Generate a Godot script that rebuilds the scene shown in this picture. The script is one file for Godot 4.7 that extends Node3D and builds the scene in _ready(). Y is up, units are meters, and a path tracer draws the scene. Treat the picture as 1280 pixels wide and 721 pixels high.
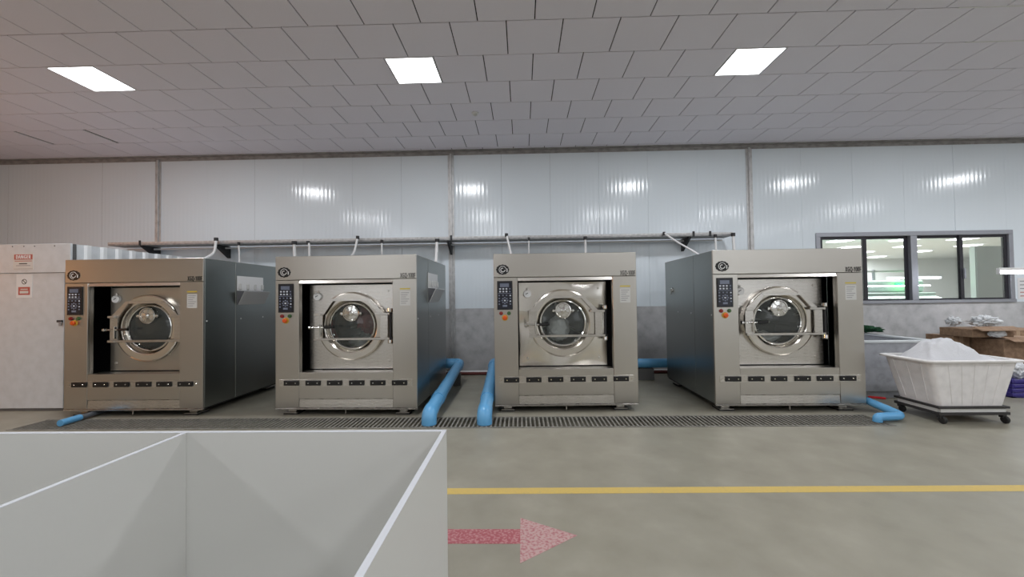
extends Node3D

# ---------------------------------------------------------------- mesh builder
class MB:
	var v := PackedVector3Array()
	var n := PackedVector3Array()
	var uv := PackedVector2Array()
	var idx := PackedInt32Array()

	func planar(p: Vector3, nn: Vector3) -> Vector2:
		var a := nn.abs()
		if a.x >= a.y and a.x >= a.z:
			return Vector2(p.z, p.y)
		if a.y >= a.z:
			return Vector2(p.x, p.z)
		return Vector2(p.x, p.y)

	func tri_n(a: Vector3, b: Vector3, c: Vector3, na: Vector3, nb: Vector3, nc: Vector3) -> void:
		var k := v.size()
		v.append_array([a, b, c])
		n.append_array([na, nb, nc])
		uv.append_array([planar(a, na), planar(b, na), planar(c, na)])
		if (b - a).cross(c - a).dot(na + nb + nc) > 0.0:
			idx.append_array([k, k + 2, k + 1])
		else:
			idx.append_array([k, k + 1, k + 2])

	func tri(a: Vector3, b: Vector3, c: Vector3, hint: Vector3) -> void:
		var nn := (b - a).cross(c - a).normalized()
		if nn.dot(hint) < 0.0:
			nn = -nn
		tri_n(a, b, c, nn, nn, nn)

	func quad(a: Vector3, b: Vector3, c: Vector3, d: Vector3, hint: Vector3) -> void:
		var nn := (c - a).cross(d - b).normalized()
		if nn.dot(hint) < 0.0:
			nn = -nn
		quad_n(a, b, c, d, nn, nn, nn, nn)

	func quad_n(a: Vector3, b: Vector3, c: Vector3, d: Vector3, na: Vector3, nb: Vector3, nc: Vector3, nd: Vector3) -> void:
		var k := v.size()
		v.append_array([a, b, c, d])
		n.append_array([na, nb, nc, nd])
		uv.append_array([planar(a, na), planar(b, na), planar(c, na), planar(d, na)])
		if (c - a).cross(d - b).dot(na + nb + nc + nd) > 0.0:
			idx.append_array([k, k + 2, k + 1, k, k + 3, k + 2])
		else:
			idx.append_array([k, k + 1, k + 2, k, k + 2, k + 3])

	func box(x0: float, x1: float, y0: float, y1: float, z0: float, z1: float, b := 0.0) -> MB:
		return obox(Transform3D(Basis(), Vector3((x0 + x1) / 2, (y0 + y1) / 2, (z0 + z1) / 2)), Vector3(absf(x1 - x0), absf(y1 - y0), absf(z1 - z0)), b)

	func obox(t: Transform3D, s: Vector3, b := 0.0) -> MB:
		var h := s / 2.0
		b = minf(b, minf(h.x, minf(h.y, h.z)) * 0.9)
		var bs := t.basis
		for ax in 3:
			var u := (ax + 1) % 3
			var w := (ax + 2) % 3
			for sg in [-1.0, 1.0]:
				var c: Array[Vector3] = []
				for k in [[-1, -1], [1, -1], [1, 1], [-1, 1]]:
					var p := Vector3()
					p[ax] = sg * h[ax]
					p[u] = k[0] * (h[u] - b)
					p[w] = k[1] * (h[w] - b)
					c.append(t * p)
				var nn := Vector3()
				nn[ax] = sg
				quad(c[0], c[1], c[2], c[3], bs * nn)
		if b > 0.0:
			for ax in 3:
				var u := (ax + 1) % 3
				var w := (ax + 2) % 3
				for su in [-1.0, 1.0]:
					for sw in [-1.0, 1.0]:
						var c: Array[Vector3] = []
						for k in [[-1, 0], [1, 0], [1, 1], [-1, 1]]:
							var p := Vector3()
							p[ax] = k[0] * (h[ax] - b)
							p[u] = su * (h[u] - (b if k[1] == 1 else 0.0))
							p[w] = sw * (h[w] - (b if k[1] == 0 else 0.0))
							c.append(t * p)
						var nn := Vector3()
						nn[u] = su
						nn[w] = sw
						quad(c[0], c[1], c[2], c[3], bs * nn)
			for sx in [-1.0, 1.0]:
				for sy in [-1.0, 1.0]:
					for sz in [-1.0, 1.0]:
						var q := Vector3(sx, sy, sz)
						var a := t * (q * Vector3(h.x, h.y - b, h.z - b))
						var bb := t * (q * Vector3(h.x - b, h.y, h.z - b))
						var c := t * (q * Vector3(h.x - b, h.y - b, h.z))
						tri(a, bb, c, bs * q)
		return self

	func frame_of(d: Vector3) -> Basis:
		var up := Vector3.UP if absf(d.y) < 0.9 else Vector3.RIGHT
		var x := up.cross(d).normalized()
		return Basis(x, d.cross(x).normalized(), d)

	# profile: list of Vector2(radius, along axis)
	func lathe(at: Vector3, axis: Vector3, profile: Array, seg := 32) -> MB:
		var f := frame_of(axis.normalized())
		for i in profile.size() - 1:
			var p: Vector2 = profile[i]
			var q: Vector2 = profile[i + 1]
			var d := q - p
			if d.length() < 1e-6:
				continue
			var pn := Vector2(d.y, -d.x).normalized()
			for k in seg:
				var a0 := TAU * k / seg
				var a1 := TAU * (k + 1) / seg
				var r0 := f.x * cos(a0) + f.y * sin(a0)
				var r1 := f.x * cos(a1) + f.y * sin(a1)
				var n0 := (r0 * pn.x + f.z * pn.y).normalized()
				var n1 := (r1 * pn.x + f.z * pn.y).normalized()
				var A := at + r0 * p.x + f.z * p.y
				var B := at + r1 * p.x + f.z * p.y
				var C := at + r1 * q.x + f.z * q.y
				var D := at + r0 * q.x + f.z * q.y
				if p.x < 1e-6:
					tri_n(A, C, D, n0, n1, n0)
				elif q.x < 1e-6:
					tri_n(A, B, C, n0, n1, n0)
				else:
					quad_n(A, B, C, D, n0, n1, n1, n0)
		return self

	func cyl(a: Vector3, b: Vector3, r0: float, r1 := -1.0, seg := 16) -> MB:
		if r1 < 0.0:
			r1 = r0
		var l := (b - a).length()
		return lathe(a, b - a, [Vector2(0, 0), Vector2(r0, 0), Vector2(r1, l), Vector2(0, l)], seg)

	func tube(pts: Array, r: float, seg := 12) -> MB:
		var count := pts.size()
		var rings: Array = []
		var last := Basis()
		for i in count:
			var d: Vector3
			if i == 0:
				d = pts[1] - pts[0]
			elif i == count - 1:
				d = pts[i] - pts[i - 1]
			else:
				d = (pts[i] - pts[i - 1]).normalized() + (pts[i + 1] - pts[i]).normalized()
			d = d.normalized()
			var f: Basis
			if i == 0:
				f = frame_of(d)
			else:
				var x := (last.x - d * last.x.dot(d)).normalized()
				f = Basis(x, d.cross(x).normalized(), d)
			last = f
			var ring: Array = []
			for k in seg:
				var a := TAU * k / seg
				ring.append(f.x * cos(a) + f.y * sin(a))
			rings.append(ring)
		for i in count - 1:
			for k in seg:
				var k1 := (k + 1) % seg
				var a: Vector3 = rings[i][k]
				var b: Vector3 = rings[i][k1]
				var c: Vector3 = rings[i + 1][k1]
				var d: Vector3 = rings[i + 1][k]
				quad_n(pts[i] + a * r, pts[i] + b * r, pts[i + 1] + c * r, pts[i + 1] + d * r, a, b, c, d)
		for e in [0, count - 1]:
			var dd: Vector3 = (pts[0] - pts[1]) if e == 0 else (pts[count - 1] - pts[count - 2])
			for k in seg:
				tri(pts[e], pts[e] + rings[e][k] * r, pts[e] + rings[e][(k + 1) % seg] * r, dd)
		return self

	# extruded polygon in the xy plane of t, from z0 to z1
	func prism(poly: PackedVector2Array, z0: float, z1: float, t := Transform3D()) -> MB:
		var ids := Geometry2D.triangulate_polygon(poly)
		for k in range(0, ids.size(), 3):
			for zz in [z0, z1]:
				var hint := t.basis * Vector3(0, 0, 1.0 if zz == maxf(z0, z1) else -1.0)
				tri(t * Vector3(poly[ids[k]].x, poly[ids[k]].y, zz), t * Vector3(poly[ids[k + 1]].x, poly[ids[k + 1]].y, zz), t * Vector3(poly[ids[k + 2]].x, poly[ids[k + 2]].y, zz), hint)
		var area := 0.0
		for k in poly.size():
			var q := poly[(k + 1) % poly.size()]
			area += poly[k].x * q.y - q.x * poly[k].y
		for k in poly.size():
			var p := poly[k]
			var q := poly[(k + 1) % poly.size()]
			var o := Vector2(q.y - p.y, p.x - q.x) * signf(area)
			quad(t * Vector3(p.x, p.y, z0), t * Vector3(q.x, q.y, z0), t * Vector3(q.x, q.y, z1), t * Vector3(p.x, p.y, z1), t.basis * Vector3(o.x, o.y, 0))
		return self

	# flat plate in the xy plane with a round hole
	func holed(x0: float, x1: float, y0: float, y1: float, cx: float, cy: float, r: float, z0: float, z1: float, seg := 64) -> MB:
		var out: Array[Vector2] = []
		var inn: Array[Vector2] = []
		var angles: Array[float] = []
		for k in seg:
			angles.append(TAU * k / seg)
		for c in [Vector2(x0, y0), Vector2(x1, y0), Vector2(x1, y1), Vector2(x0, y1)]:
			angles.append(fposmod((c - Vector2(cx, cy)).angle(), TAU))
		angles.sort()
		for a in angles:
			var d := Vector2(cos(a), sin(a))
			var t := 1e9
			if d.x > 1e-6:
				t = minf(t, (x1 - cx) / d.x)
			elif d.x < -1e-6:
				t = minf(t, (x0 - cx) / d.x)
			if d.y > 1e-6:
				t = minf(t, (y1 - cy) / d.y)
			elif d.y < -1e-6:
				t = minf(t, (y0 - cy) / d.y)
			out.append(Vector2(cx, cy) + d * t)
			inn.append(Vector2(cx, cy) + d * r)
		for k in out.size():
			var j := (k + 1) % out.size()
			for zz in [z0, z1]:
				quad(Vector3(out[k].x, out[k].y, zz), Vector3(out[j].x, out[j].y, zz), Vector3(inn[j].x, inn[j].y, zz), Vector3(inn[k].x, inn[k].y, zz), Vector3(0, 0, 1 if zz == z1 else -1))
			var o := (out[k] + out[j]) / 2 - Vector2(cx, cy)
			quad(Vector3(out[k].x, out[k].y, z0), Vector3(out[j].x, out[j].y, z0), Vector3(out[j].x, out[j].y, z1), Vector3(out[k].x, out[k].y, z1), Vector3(o.x, o.y, 0))
			quad(Vector3(inn[k].x, inn[k].y, z0), Vector3(inn[j].x, inn[j].y, z0), Vector3(inn[j].x, inn[j].y, z1), Vector3(inn[k].x, inn[k].y, z1), Vector3(-o.x, -o.y, 0))
		return self

	# a grid of points [row][column] with smooth normals
	func sheet(g: Array, hint: Vector3) -> MB:
		var rows := g.size()
		var cols: int = g[0].size()
		var nn: Array = []
		for j in rows:
			var line: Array = []
			for i in cols:
				var dx: Vector3 = g[j][mini(i + 1, cols - 1)] - g[j][maxi(i - 1, 0)]
				var dy: Vector3 = g[mini(j + 1, rows - 1)][i] - g[maxi(j - 1, 0)][i]
				var q := dx.cross(dy).normalized()
				line.append(q if q.dot(hint) >= 0.0 else -q)
			nn.append(line)
		for j in rows - 1:
			for i in cols - 1:
				quad_n(g[j][i], g[j][i + 1], g[j + 1][i + 1], g[j + 1][i], nn[j][i], nn[j][i + 1], nn[j + 1][i + 1], nn[j + 1][i])
		return self

	func mesh() -> ArrayMesh:
		var a := []
		a.resize(Mesh.ARRAY_MAX)
		a[Mesh.ARRAY_VERTEX] = v
		a[Mesh.ARRAY_NORMAL] = n
		a[Mesh.ARRAY_TEX_UV] = uv
		a[Mesh.ARRAY_INDEX] = idx
		var m := ArrayMesh.new()
		m.add_surface_from_arrays(Mesh.PRIMITIVE_TRIANGLES, a)
		return m

# ---------------------------------------------------------------- constants
const EYE := 1.45          # camera height
const CEIL := 4.353        # underside of the ceiling tiles
const WALL := -8.0         # face of the back wall
const LEFT := -11.5
const RIGHT := 13.0
const FRONT := 9.0
const TILE := 0.6
const TX := 0.172          # a tile joint along x
const TZ := -4.24          # a tile joint along z

var M := {}
var names := {}

# ---------------------------------------------------------------- node helpers
func numbered(called: String) -> String:
	names[called] = names.get(called, -1) + 1
	return called if names[called] == 0 else "%s_%03d" % [called, names[called]]

func tag(o: Node3D, label: String, category: String, group := "", kind := "") -> Node3D:
	if label:
		o.set_meta("label", label)
	if category:
		o.set_meta("category", category)
	if group:
		o.set_meta("group", group)
	if kind:
		o.set_meta("kind", kind)
	return o

func thing(called: String, label: String, category: String, at := Vector3.ZERO, turn := 0.0, group := "") -> Node3D:
	var o := Node3D.new()
	o.name = numbered(called)
	add_child(o)
	o.position = at
	o.rotation.y = turn
	tag(o, label, category, group)
	return o

func inst(called: String, mesh: Mesh, m: Material, parent: Node3D, at := Vector3.ZERO) -> MeshInstance3D:
	var o := MeshInstance3D.new()
	o.name = called if parent != self else numbered(called)
	o.mesh = mesh
	o.material_override = m
	o.position = at
	parent.add_child(o, true)
	return o

func part(called: String, b: MB, m: Material, parent: Node3D, label := "") -> MeshInstance3D:
	var o := inst(called, b.mesh(), m, parent)
	if label:
		o.set_meta("label", label)
	return o

func struct(called: String, b: MB, m: Material) -> MeshInstance3D:
	var o := inst(called, b.mesh(), m, self)
	o.set_meta("kind", "structure")
	return o

func solo(called: String, b: MB, m: Material, label: String, category: String, group := "") -> MeshInstance3D:
	var o := inst(called, b.mesh(), m, self)
	tag(o, label, category, group)
	return o

func lettering(called: String, text: String, size: float, width: float, m: Material, parent: Node3D, at: Vector3, bold := true) -> MeshInstance3D:
	var t := TextMesh.new()
	var f := SystemFont.new()
	f.font_names = PackedStringArray(["Droid Sans"])
	f.font_weight = 700 if bold else 400
	t.font = f
	t.text = text
	t.font_size = 64
	t.pixel_size = size / 46.0
	t.depth = 0.002
	var o := inst(called, t, m, parent, at)
	var w := t.get_aabb().size.x
	if w > 0.001 and width > 0.0:
		o.scale = Vector3(width / w, 1, 1)
	return o

# ---------------------------------------------------------------- materials
func mat(c: Color, rough := 0.6, metal := 0.0) -> StandardMaterial3D:
	var m := StandardMaterial3D.new()
	m.albedo_color = c
	m.roughness = rough
	m.metallic = metal
	return m

func noise_tex(freq: float, seed_: int, stops: Array, octaves := 4, size := 512, kind := FastNoiseLite.TYPE_SIMPLEX_SMOOTH) -> NoiseTexture2D:
	var f := FastNoiseLite.new()
	f.seed = seed_
	f.noise_type = kind
	f.frequency = freq
	f.fractal_octaves = octaves
	var t := NoiseTexture2D.new()
	t.width = size
	t.height = size
	t.seamless = true
	t.noise = f
	var g := Gradient.new()
	var offs := PackedFloat32Array()
	var cols := PackedColorArray()
	for s in stops:
		offs.append(s[0])
		cols.append(s[1])
	g.offsets = offs
	g.colors = cols
	t.color_ramp = g
	return t

func normal_tex(freq: float, seed_: int, strength: float, octaves := 3, size := 512) -> NoiseTexture2D:
	var f := FastNoiseLite.new()
	f.seed = seed_
	f.frequency = freq
	f.fractal_octaves = octaves
	var t := NoiseTexture2D.new()
	t.width = size
	t.height = size
	t.seamless = true
	t.noise = f
	t.as_normal_map = true
	t.bump_strength = strength
	return t

func grey(k: float) -> Color:
	return Color(k, k, k)

func triplanar(m: StandardMaterial3D, scale: Vector3, world := true) -> StandardMaterial3D:
	m.uv1_triplanar = true
	m.uv1_world_triplanar = world
	m.uv1_scale = scale
	m.uv1_triplanar_sharpness = 8.0
	return m

func glow(c: Color, energy: float) -> StandardMaterial3D:
	var m := mat(c, 0.5)
	m.emission_enabled = true
	m.emission = c
	m.emission_energy_multiplier = energy
	return m

func make_materials() -> void:
	# brushed stainless steel: fine horizontal grain in the roughness
	var grain := noise_tex(0.05, 3, [[0.0, grey(0.84)], [1.0, grey(1.0)]], 3)
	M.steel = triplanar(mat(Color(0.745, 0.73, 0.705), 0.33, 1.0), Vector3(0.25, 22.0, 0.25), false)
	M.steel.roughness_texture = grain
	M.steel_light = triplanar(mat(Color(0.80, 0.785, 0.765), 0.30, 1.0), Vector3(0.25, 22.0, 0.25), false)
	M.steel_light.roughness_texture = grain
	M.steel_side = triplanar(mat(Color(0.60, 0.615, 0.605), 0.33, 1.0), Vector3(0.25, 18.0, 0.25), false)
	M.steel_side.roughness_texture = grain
	M.steel_polished = mat(Color(0.86, 0.84, 0.81), 0.16, 1.0)
	M.steel_dent = triplanar(mat(Color(0.86, 0.845, 0.82), 0.17, 1.0), Vector3(0.5, 0.38, 0.5), false)
	M.steel_dent.normal_enabled = true
	M.steel_dent.normal_texture = normal_tex(0.006, 11, 20.0, 1)
	M.steel_dent.normal_scale = 0.5
	M.steel_bright = mat(Color(0.90, 0.885, 0.86), 0.3, 1.0)
	M.chrome = mat(Color(0.88, 0.88, 0.87), 0.08, 1.0)
	M.drum = mat(Color(0.30, 0.30, 0.31), 0.25, 1.0)
	M.primer = mat(Color(0.40, 0.40, 0.41), 0.8)
	M.black = mat(Color(0.045, 0.045, 0.05), 0.45)
	M.screen = mat(Color(0.10, 0.11, 0.16), 0.25)
	M.display = mat(Color(0.42, 0.45, 0.52), 0.2)
	M.key_white = mat(Color(0.80, 0.82, 0.86), 0.5)
	M.key_grey = mat(Color(0.45, 0.48, 0.55), 0.5)
	M.red_button = mat(Color(0.50, 0.07, 0.06), 0.35)
	M.green_button = mat(Color(0.22, 0.36, 0.18), 0.35)
	M.orange_button = mat(Color(0.85, 0.33, 0.06), 0.4)
	M.yellow_plate = mat(Color(0.80, 0.66, 0.25), 0.5)
	M.white_print = mat(Color(0.88, 0.88, 0.88), 0.6)
	M.pale_sticker = mat(Color(0.80, 0.80, 0.79), 0.5)
	M.sticker_yellow = mat(Color(0.80, 0.72, 0.22), 0.5)
	M.print_grey = mat(Color(0.55, 0.55, 0.56), 0.6)
	M.print_dark = mat(Color(0.15, 0.15, 0.16), 0.6)
	M.ink = mat(Color(0.02, 0.02, 0.02), 1.0)
	M.print_red = mat(Color(0.70, 0.33, 0.30), 0.55)
	var pane := mat(Color(0.9, 0.94, 0.92, 0.06), 0.03)
	pane.transparency = BaseMaterial3D.TRANSPARENCY_ALPHA
	M.pane = pane
	# ceiling tile: pale mineral fibre with pin holes
	M.tile = triplanar(mat(Color(1, 1, 1), 0.9), Vector3(1.7, 1.7, 1.7))
	M.tile.albedo_texture = noise_tex(0.22, 5, [[0.0, Color(0.86, 0.85, 0.885)], [0.42, Color(0.92, 0.91, 0.945)], [1.0, Color(0.94, 0.93, 0.965)]], 2)
	M.tile_warm = triplanar(mat(Color(0.97, 0.97, 0.975), 0.9), Vector3(1.7, 1.7, 1.7))
	M.tile_warm.albedo_texture = M.tile.albedo_texture
	M.gap = mat(Color(0.12, 0.115, 0.115), 0.95)
	# wall sandwich panels: glossy enamel
	M.panel = mat(Color(0.88, 0.915, 0.94), 0.13)
	M.panel_side = mat(Color(0.86, 0.86, 0.85), 0.4)
	M.trim_metal = triplanar(mat(Color(0.80, 0.80, 0.80), 0.42, 0.35), Vector3(1, 0.4, 1))
	M.trim_metal.albedo_texture = noise_tex(0.03, 21, [[0.0, grey(0.82)], [0.5, grey(0.95)], [1.0, grey(1.0)]])
	M.trim_dark = triplanar(mat(Color(0.66, 0.65, 0.645), 0.55, 0.1), Vector3(0.5, 1, 0.5))
	M.trim_dark.albedo_texture = noise_tex(0.02, 22, [[0.0, grey(0.75)], [0.5, grey(0.92)], [1.0, grey(1.0)]])
	# concrete
	M.floor = triplanar(mat(Color(1, 1, 1), 0.5), Vector3(0.22, 0.22, 0.22))
	M.floor.albedo_texture = noise_tex(0.010, 7, [[0.0, Color(0.515, 0.50, 0.448)], [0.35, Color(0.54, 0.525, 0.472)], [0.65, Color(0.555, 0.54, 0.487)], [1.0, Color(0.585, 0.57, 0.518)]], 8, 1024)
	M.floor.roughness_texture = noise_tex(0.012, 9, [[0.0, grey(0.62)], [1.0, grey(1.0)]], 5)
	M.dado = triplanar(mat(Color(1, 1, 1), 0.85), Vector3(0.3, 0.3, 0.3))
	M.dado.albedo_texture = noise_tex(0.012, 13, [[0.0, Color(0.62, 0.62, 0.625)], [0.4, Color(0.70, 0.70, 0.705)], [0.6, Color(0.72, 0.72, 0.725)], [1.0, Color(0.77, 0.77, 0.77)]], 6, 1024)
	M.concrete_dark = triplanar(mat(Color(0.92, 0.93, 0.96), 0.85), Vector3(0.5, 0.5, 0.5))
	M.concrete_dark.albedo_texture = M.dado.albedo_texture
	M.grate = triplanar(mat(Color(1, 1, 1), 0.65, 0.15), Vector3(1, 1, 1))
	M.grate.albedo_texture = noise_tex(0.02, 31, [[0.0, Color(0.37, 0.36, 0.335)], [1.0, Color(0.57, 0.56, 0.53)]], 4)
	# worn floor paint: holes are bare concrete
	M.yellow_paint = triplanar(mat(Color(1, 1, 1), 0.5), Vector3(1.1, 1.1, 1.1))
	M.yellow_paint.albedo_texture = noise_tex(0.05, 41, [[0.0, Color(0.68, 0.61, 0.44)], [0.3, Color(0.76, 0.66, 0.38)], [1.0, Color(0.79, 0.68, 0.35)]], 5)
	M.red_paint = triplanar(mat(Color(1, 1, 1), 0.55), Vector3(1.25, 1.25, 1.25))
	M.red_paint.albedo_texture = noise_tex(0.06, 43, [[0.0, Color(0.70, 0.56, 0.54)], [0.38, Color(0.68, 0.46, 0.47)], [0.5, Color(0.62, 0.33, 0.36)], [1.0, Color(0.58, 0.26, 0.30)]], 5)
	M.red_paint_worn = triplanar(mat(Color(1, 1, 1), 0.55), Vector3(1.25, 1.25, 1.25))
	M.red_paint_worn.albedo_texture = noise_tex(0.06, 44, [[0.0, Color(0.66, 0.61, 0.57)], [0.44, Color(0.71, 0.58, 0.57)], [0.58, Color(0.67, 0.50, 0.50)], [1.0, Color(0.58, 0.30, 0.34)]], 5)
	M.board = mat(Color(0.80, 0.80, 0.785), 0.55)
	M.board_edge = mat(Color(0.74, 0.75, 0.77), 0.5)
	M.booth = triplanar(mat(Color(1, 1, 1), 0.5), Vector3(0.6, 0.6, 0.6))
	M.booth.albedo_texture = noise_tex(0.02, 51, [[0.0, Color(0.76, 0.775, 0.785)], [0.5, Color(0.785, 0.80, 0.812)], [1.0, Color(0.805, 0.82, 0.835)]], 5)
	M.booth_rib = mat(Color(0.86, 0.87, 0.875), 0.5)
	M.jamb = mat(Color(0.34, 0.34, 0.34), 0.6)
	M.blue = mat(Color(0.36, 0.62, 0.80), 0.32)
	M.blue_dull = mat(Color(0.20, 0.42, 0.58), 0.5)
	M.grey_pipe = mat(Color(0.34, 0.36, 0.38), 0.5)
	M.white_pipe = mat(Color(0.88, 0.88, 0.88), 0.4)
	M.red_pipe = mat(Color(0.36, 0.13, 0.11), 0.6)
	M.red_plastic = mat(Color(0.70, 0.08, 0.10), 0.4)
	M.tray = triplanar(mat(Color(1, 1, 1), 0.5, 0.4), Vector3(0.6, 1, 1))
	M.tray.albedo_texture = noise_tex(0.03, 61, [[0.0, grey(0.52)], [0.5, grey(0.60)], [1.0, grey(0.68)]], 4)
	M.bracket = mat(Color(0.16, 0.16, 0.17), 0.6)
	M.alu = mat(Color(0.62, 0.63, 0.66), 0.4, 0.6)
	M.sash = mat(Color(0.17, 0.165, 0.19), 0.4, 0.2)
	M.tub = triplanar(mat(Color(1, 1, 1), 0.5), Vector3(1, 1, 1))
	M.tub.albedo_texture = noise_tex(0.014, 71, [[0.0, Color(0.84, 0.83, 0.825)], [0.5, Color(0.875, 0.865, 0.86)], [1.0, Color(0.90, 0.89, 0.885)]], 3)
	M.cart_steel = mat(Color(0.22, 0.215, 0.215), 0.5, 0.3)
	M.rubber = mat(Color(0.13, 0.13, 0.13), 0.7)
	M.linen = triplanar(mat(Color(0.80, 0.805, 0.82), 0.95), Vector3(3, 3, 3))
	M.linen.normal_enabled = true
	M.linen.normal_texture = normal_tex(0.05, 81, 5.0, 4)
	M.flap = mat(Color(0.72, 0.72, 0.72), 0.5)
	M.linen_grey = mat(Color(0.62, 0.64, 0.63), 0.95)
	M.cloth_red = mat(Color(0.42, 0.07, 0.07), 0.9)
	M.cardboard = triplanar(mat(Color(1, 1, 1), 0.85), Vector3(1.2, 1.2, 1.2))
	M.cardboard.albedo_texture = noise_tex(0.02, 91, [[0.0, Color(0.50, 0.40, 0.32)], [1.0, Color(0.63, 0.52, 0.42)]], 4)
	M.tape = mat(Color(0.66, 0.56, 0.46), 0.3)
	var film := mat(Color(0.90, 0.91, 0.92, 0.75), 0.35)
	film.transparency = BaseMaterial3D.TRANSPARENCY_ALPHA
	M.film = film
	M.purple = mat(Color(0.20, 0.16, 0.47), 0.4)
	M.net_green = mat(Color(0.10, 0.30, 0.18), 0.8)
	M.warm_wall = mat(Color(0.86, 0.79, 0.70), 0.6)
	M.hall_wall = mat(Color(0.84, 0.86, 0.85), 0.6)
	M.led = glow(Color(0.97, 0.98, 1.0), 6.0)
	M.led_frame = mat(Color(0.88, 0.88, 0.88), 0.4)
	M.green_glow = glow(Color(0.08, 1.0, 0.35), 3.0)
	M.tube_glow = glow(Color(0.95, 0.97, 1.0), 9.0)
	M.warm_glow = glow(Color(1.0, 0.62, 0.30), 8.0)
	M.machine_pale = mat(Color(0.60, 0.68, 0.64), 0.5)
	M.cabinet_pale = mat(Color(0.76, 0.78, 0.77), 0.5)

# ---------------------------------------------------------------- lights
func led_panel(x: float, z: float, y: float, label: String, group: String, side := 0.6, power := 3.45) -> void:
	var t := thing("ceiling_light", label, "ceiling light", Vector3(x, y, z), 0.0, group)
	var h := side / 2.0
	var fr := MB.new()
	fr.box(-h + 0.004, h - 0.004, -0.002, 0.014, -h + 0.004, -h + 0.018)
	fr.box(-h + 0.004, h - 0.004, -0.002, 0.014, h - 0.018, h - 0.004)
	fr.box(-h + 0.004, -h + 0.018, -0.002, 0.014, -h + 0.018, h - 0.018)
	fr.box(h - 0.018, h - 0.004, -0.002, 0.014, -h + 0.018, h - 0.018)
	part("frame", fr, M.led_frame, t)
	part("diffuser", MB.new().box(-h + 0.018, h - 0.018, 0.0, 0.012, -h + 0.018, h - 0.018), M.led, t, "glowing white diffuser")
	var l := AreaLight3D.new()
	l.name = "light"
	l.area_size = Vector2(side - 0.05, side - 0.05)
	l.light_energy = power
	l.light_color = Color(0.975, 0.985, 1.0)
	l.area_range = 40.0
	l.shadow_enabled = true
	t.add_child(l)
	l.position = Vector3(0, -0.012, 0)
	l.rotation_degrees = Vector3(-90, 0, 0)

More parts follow.
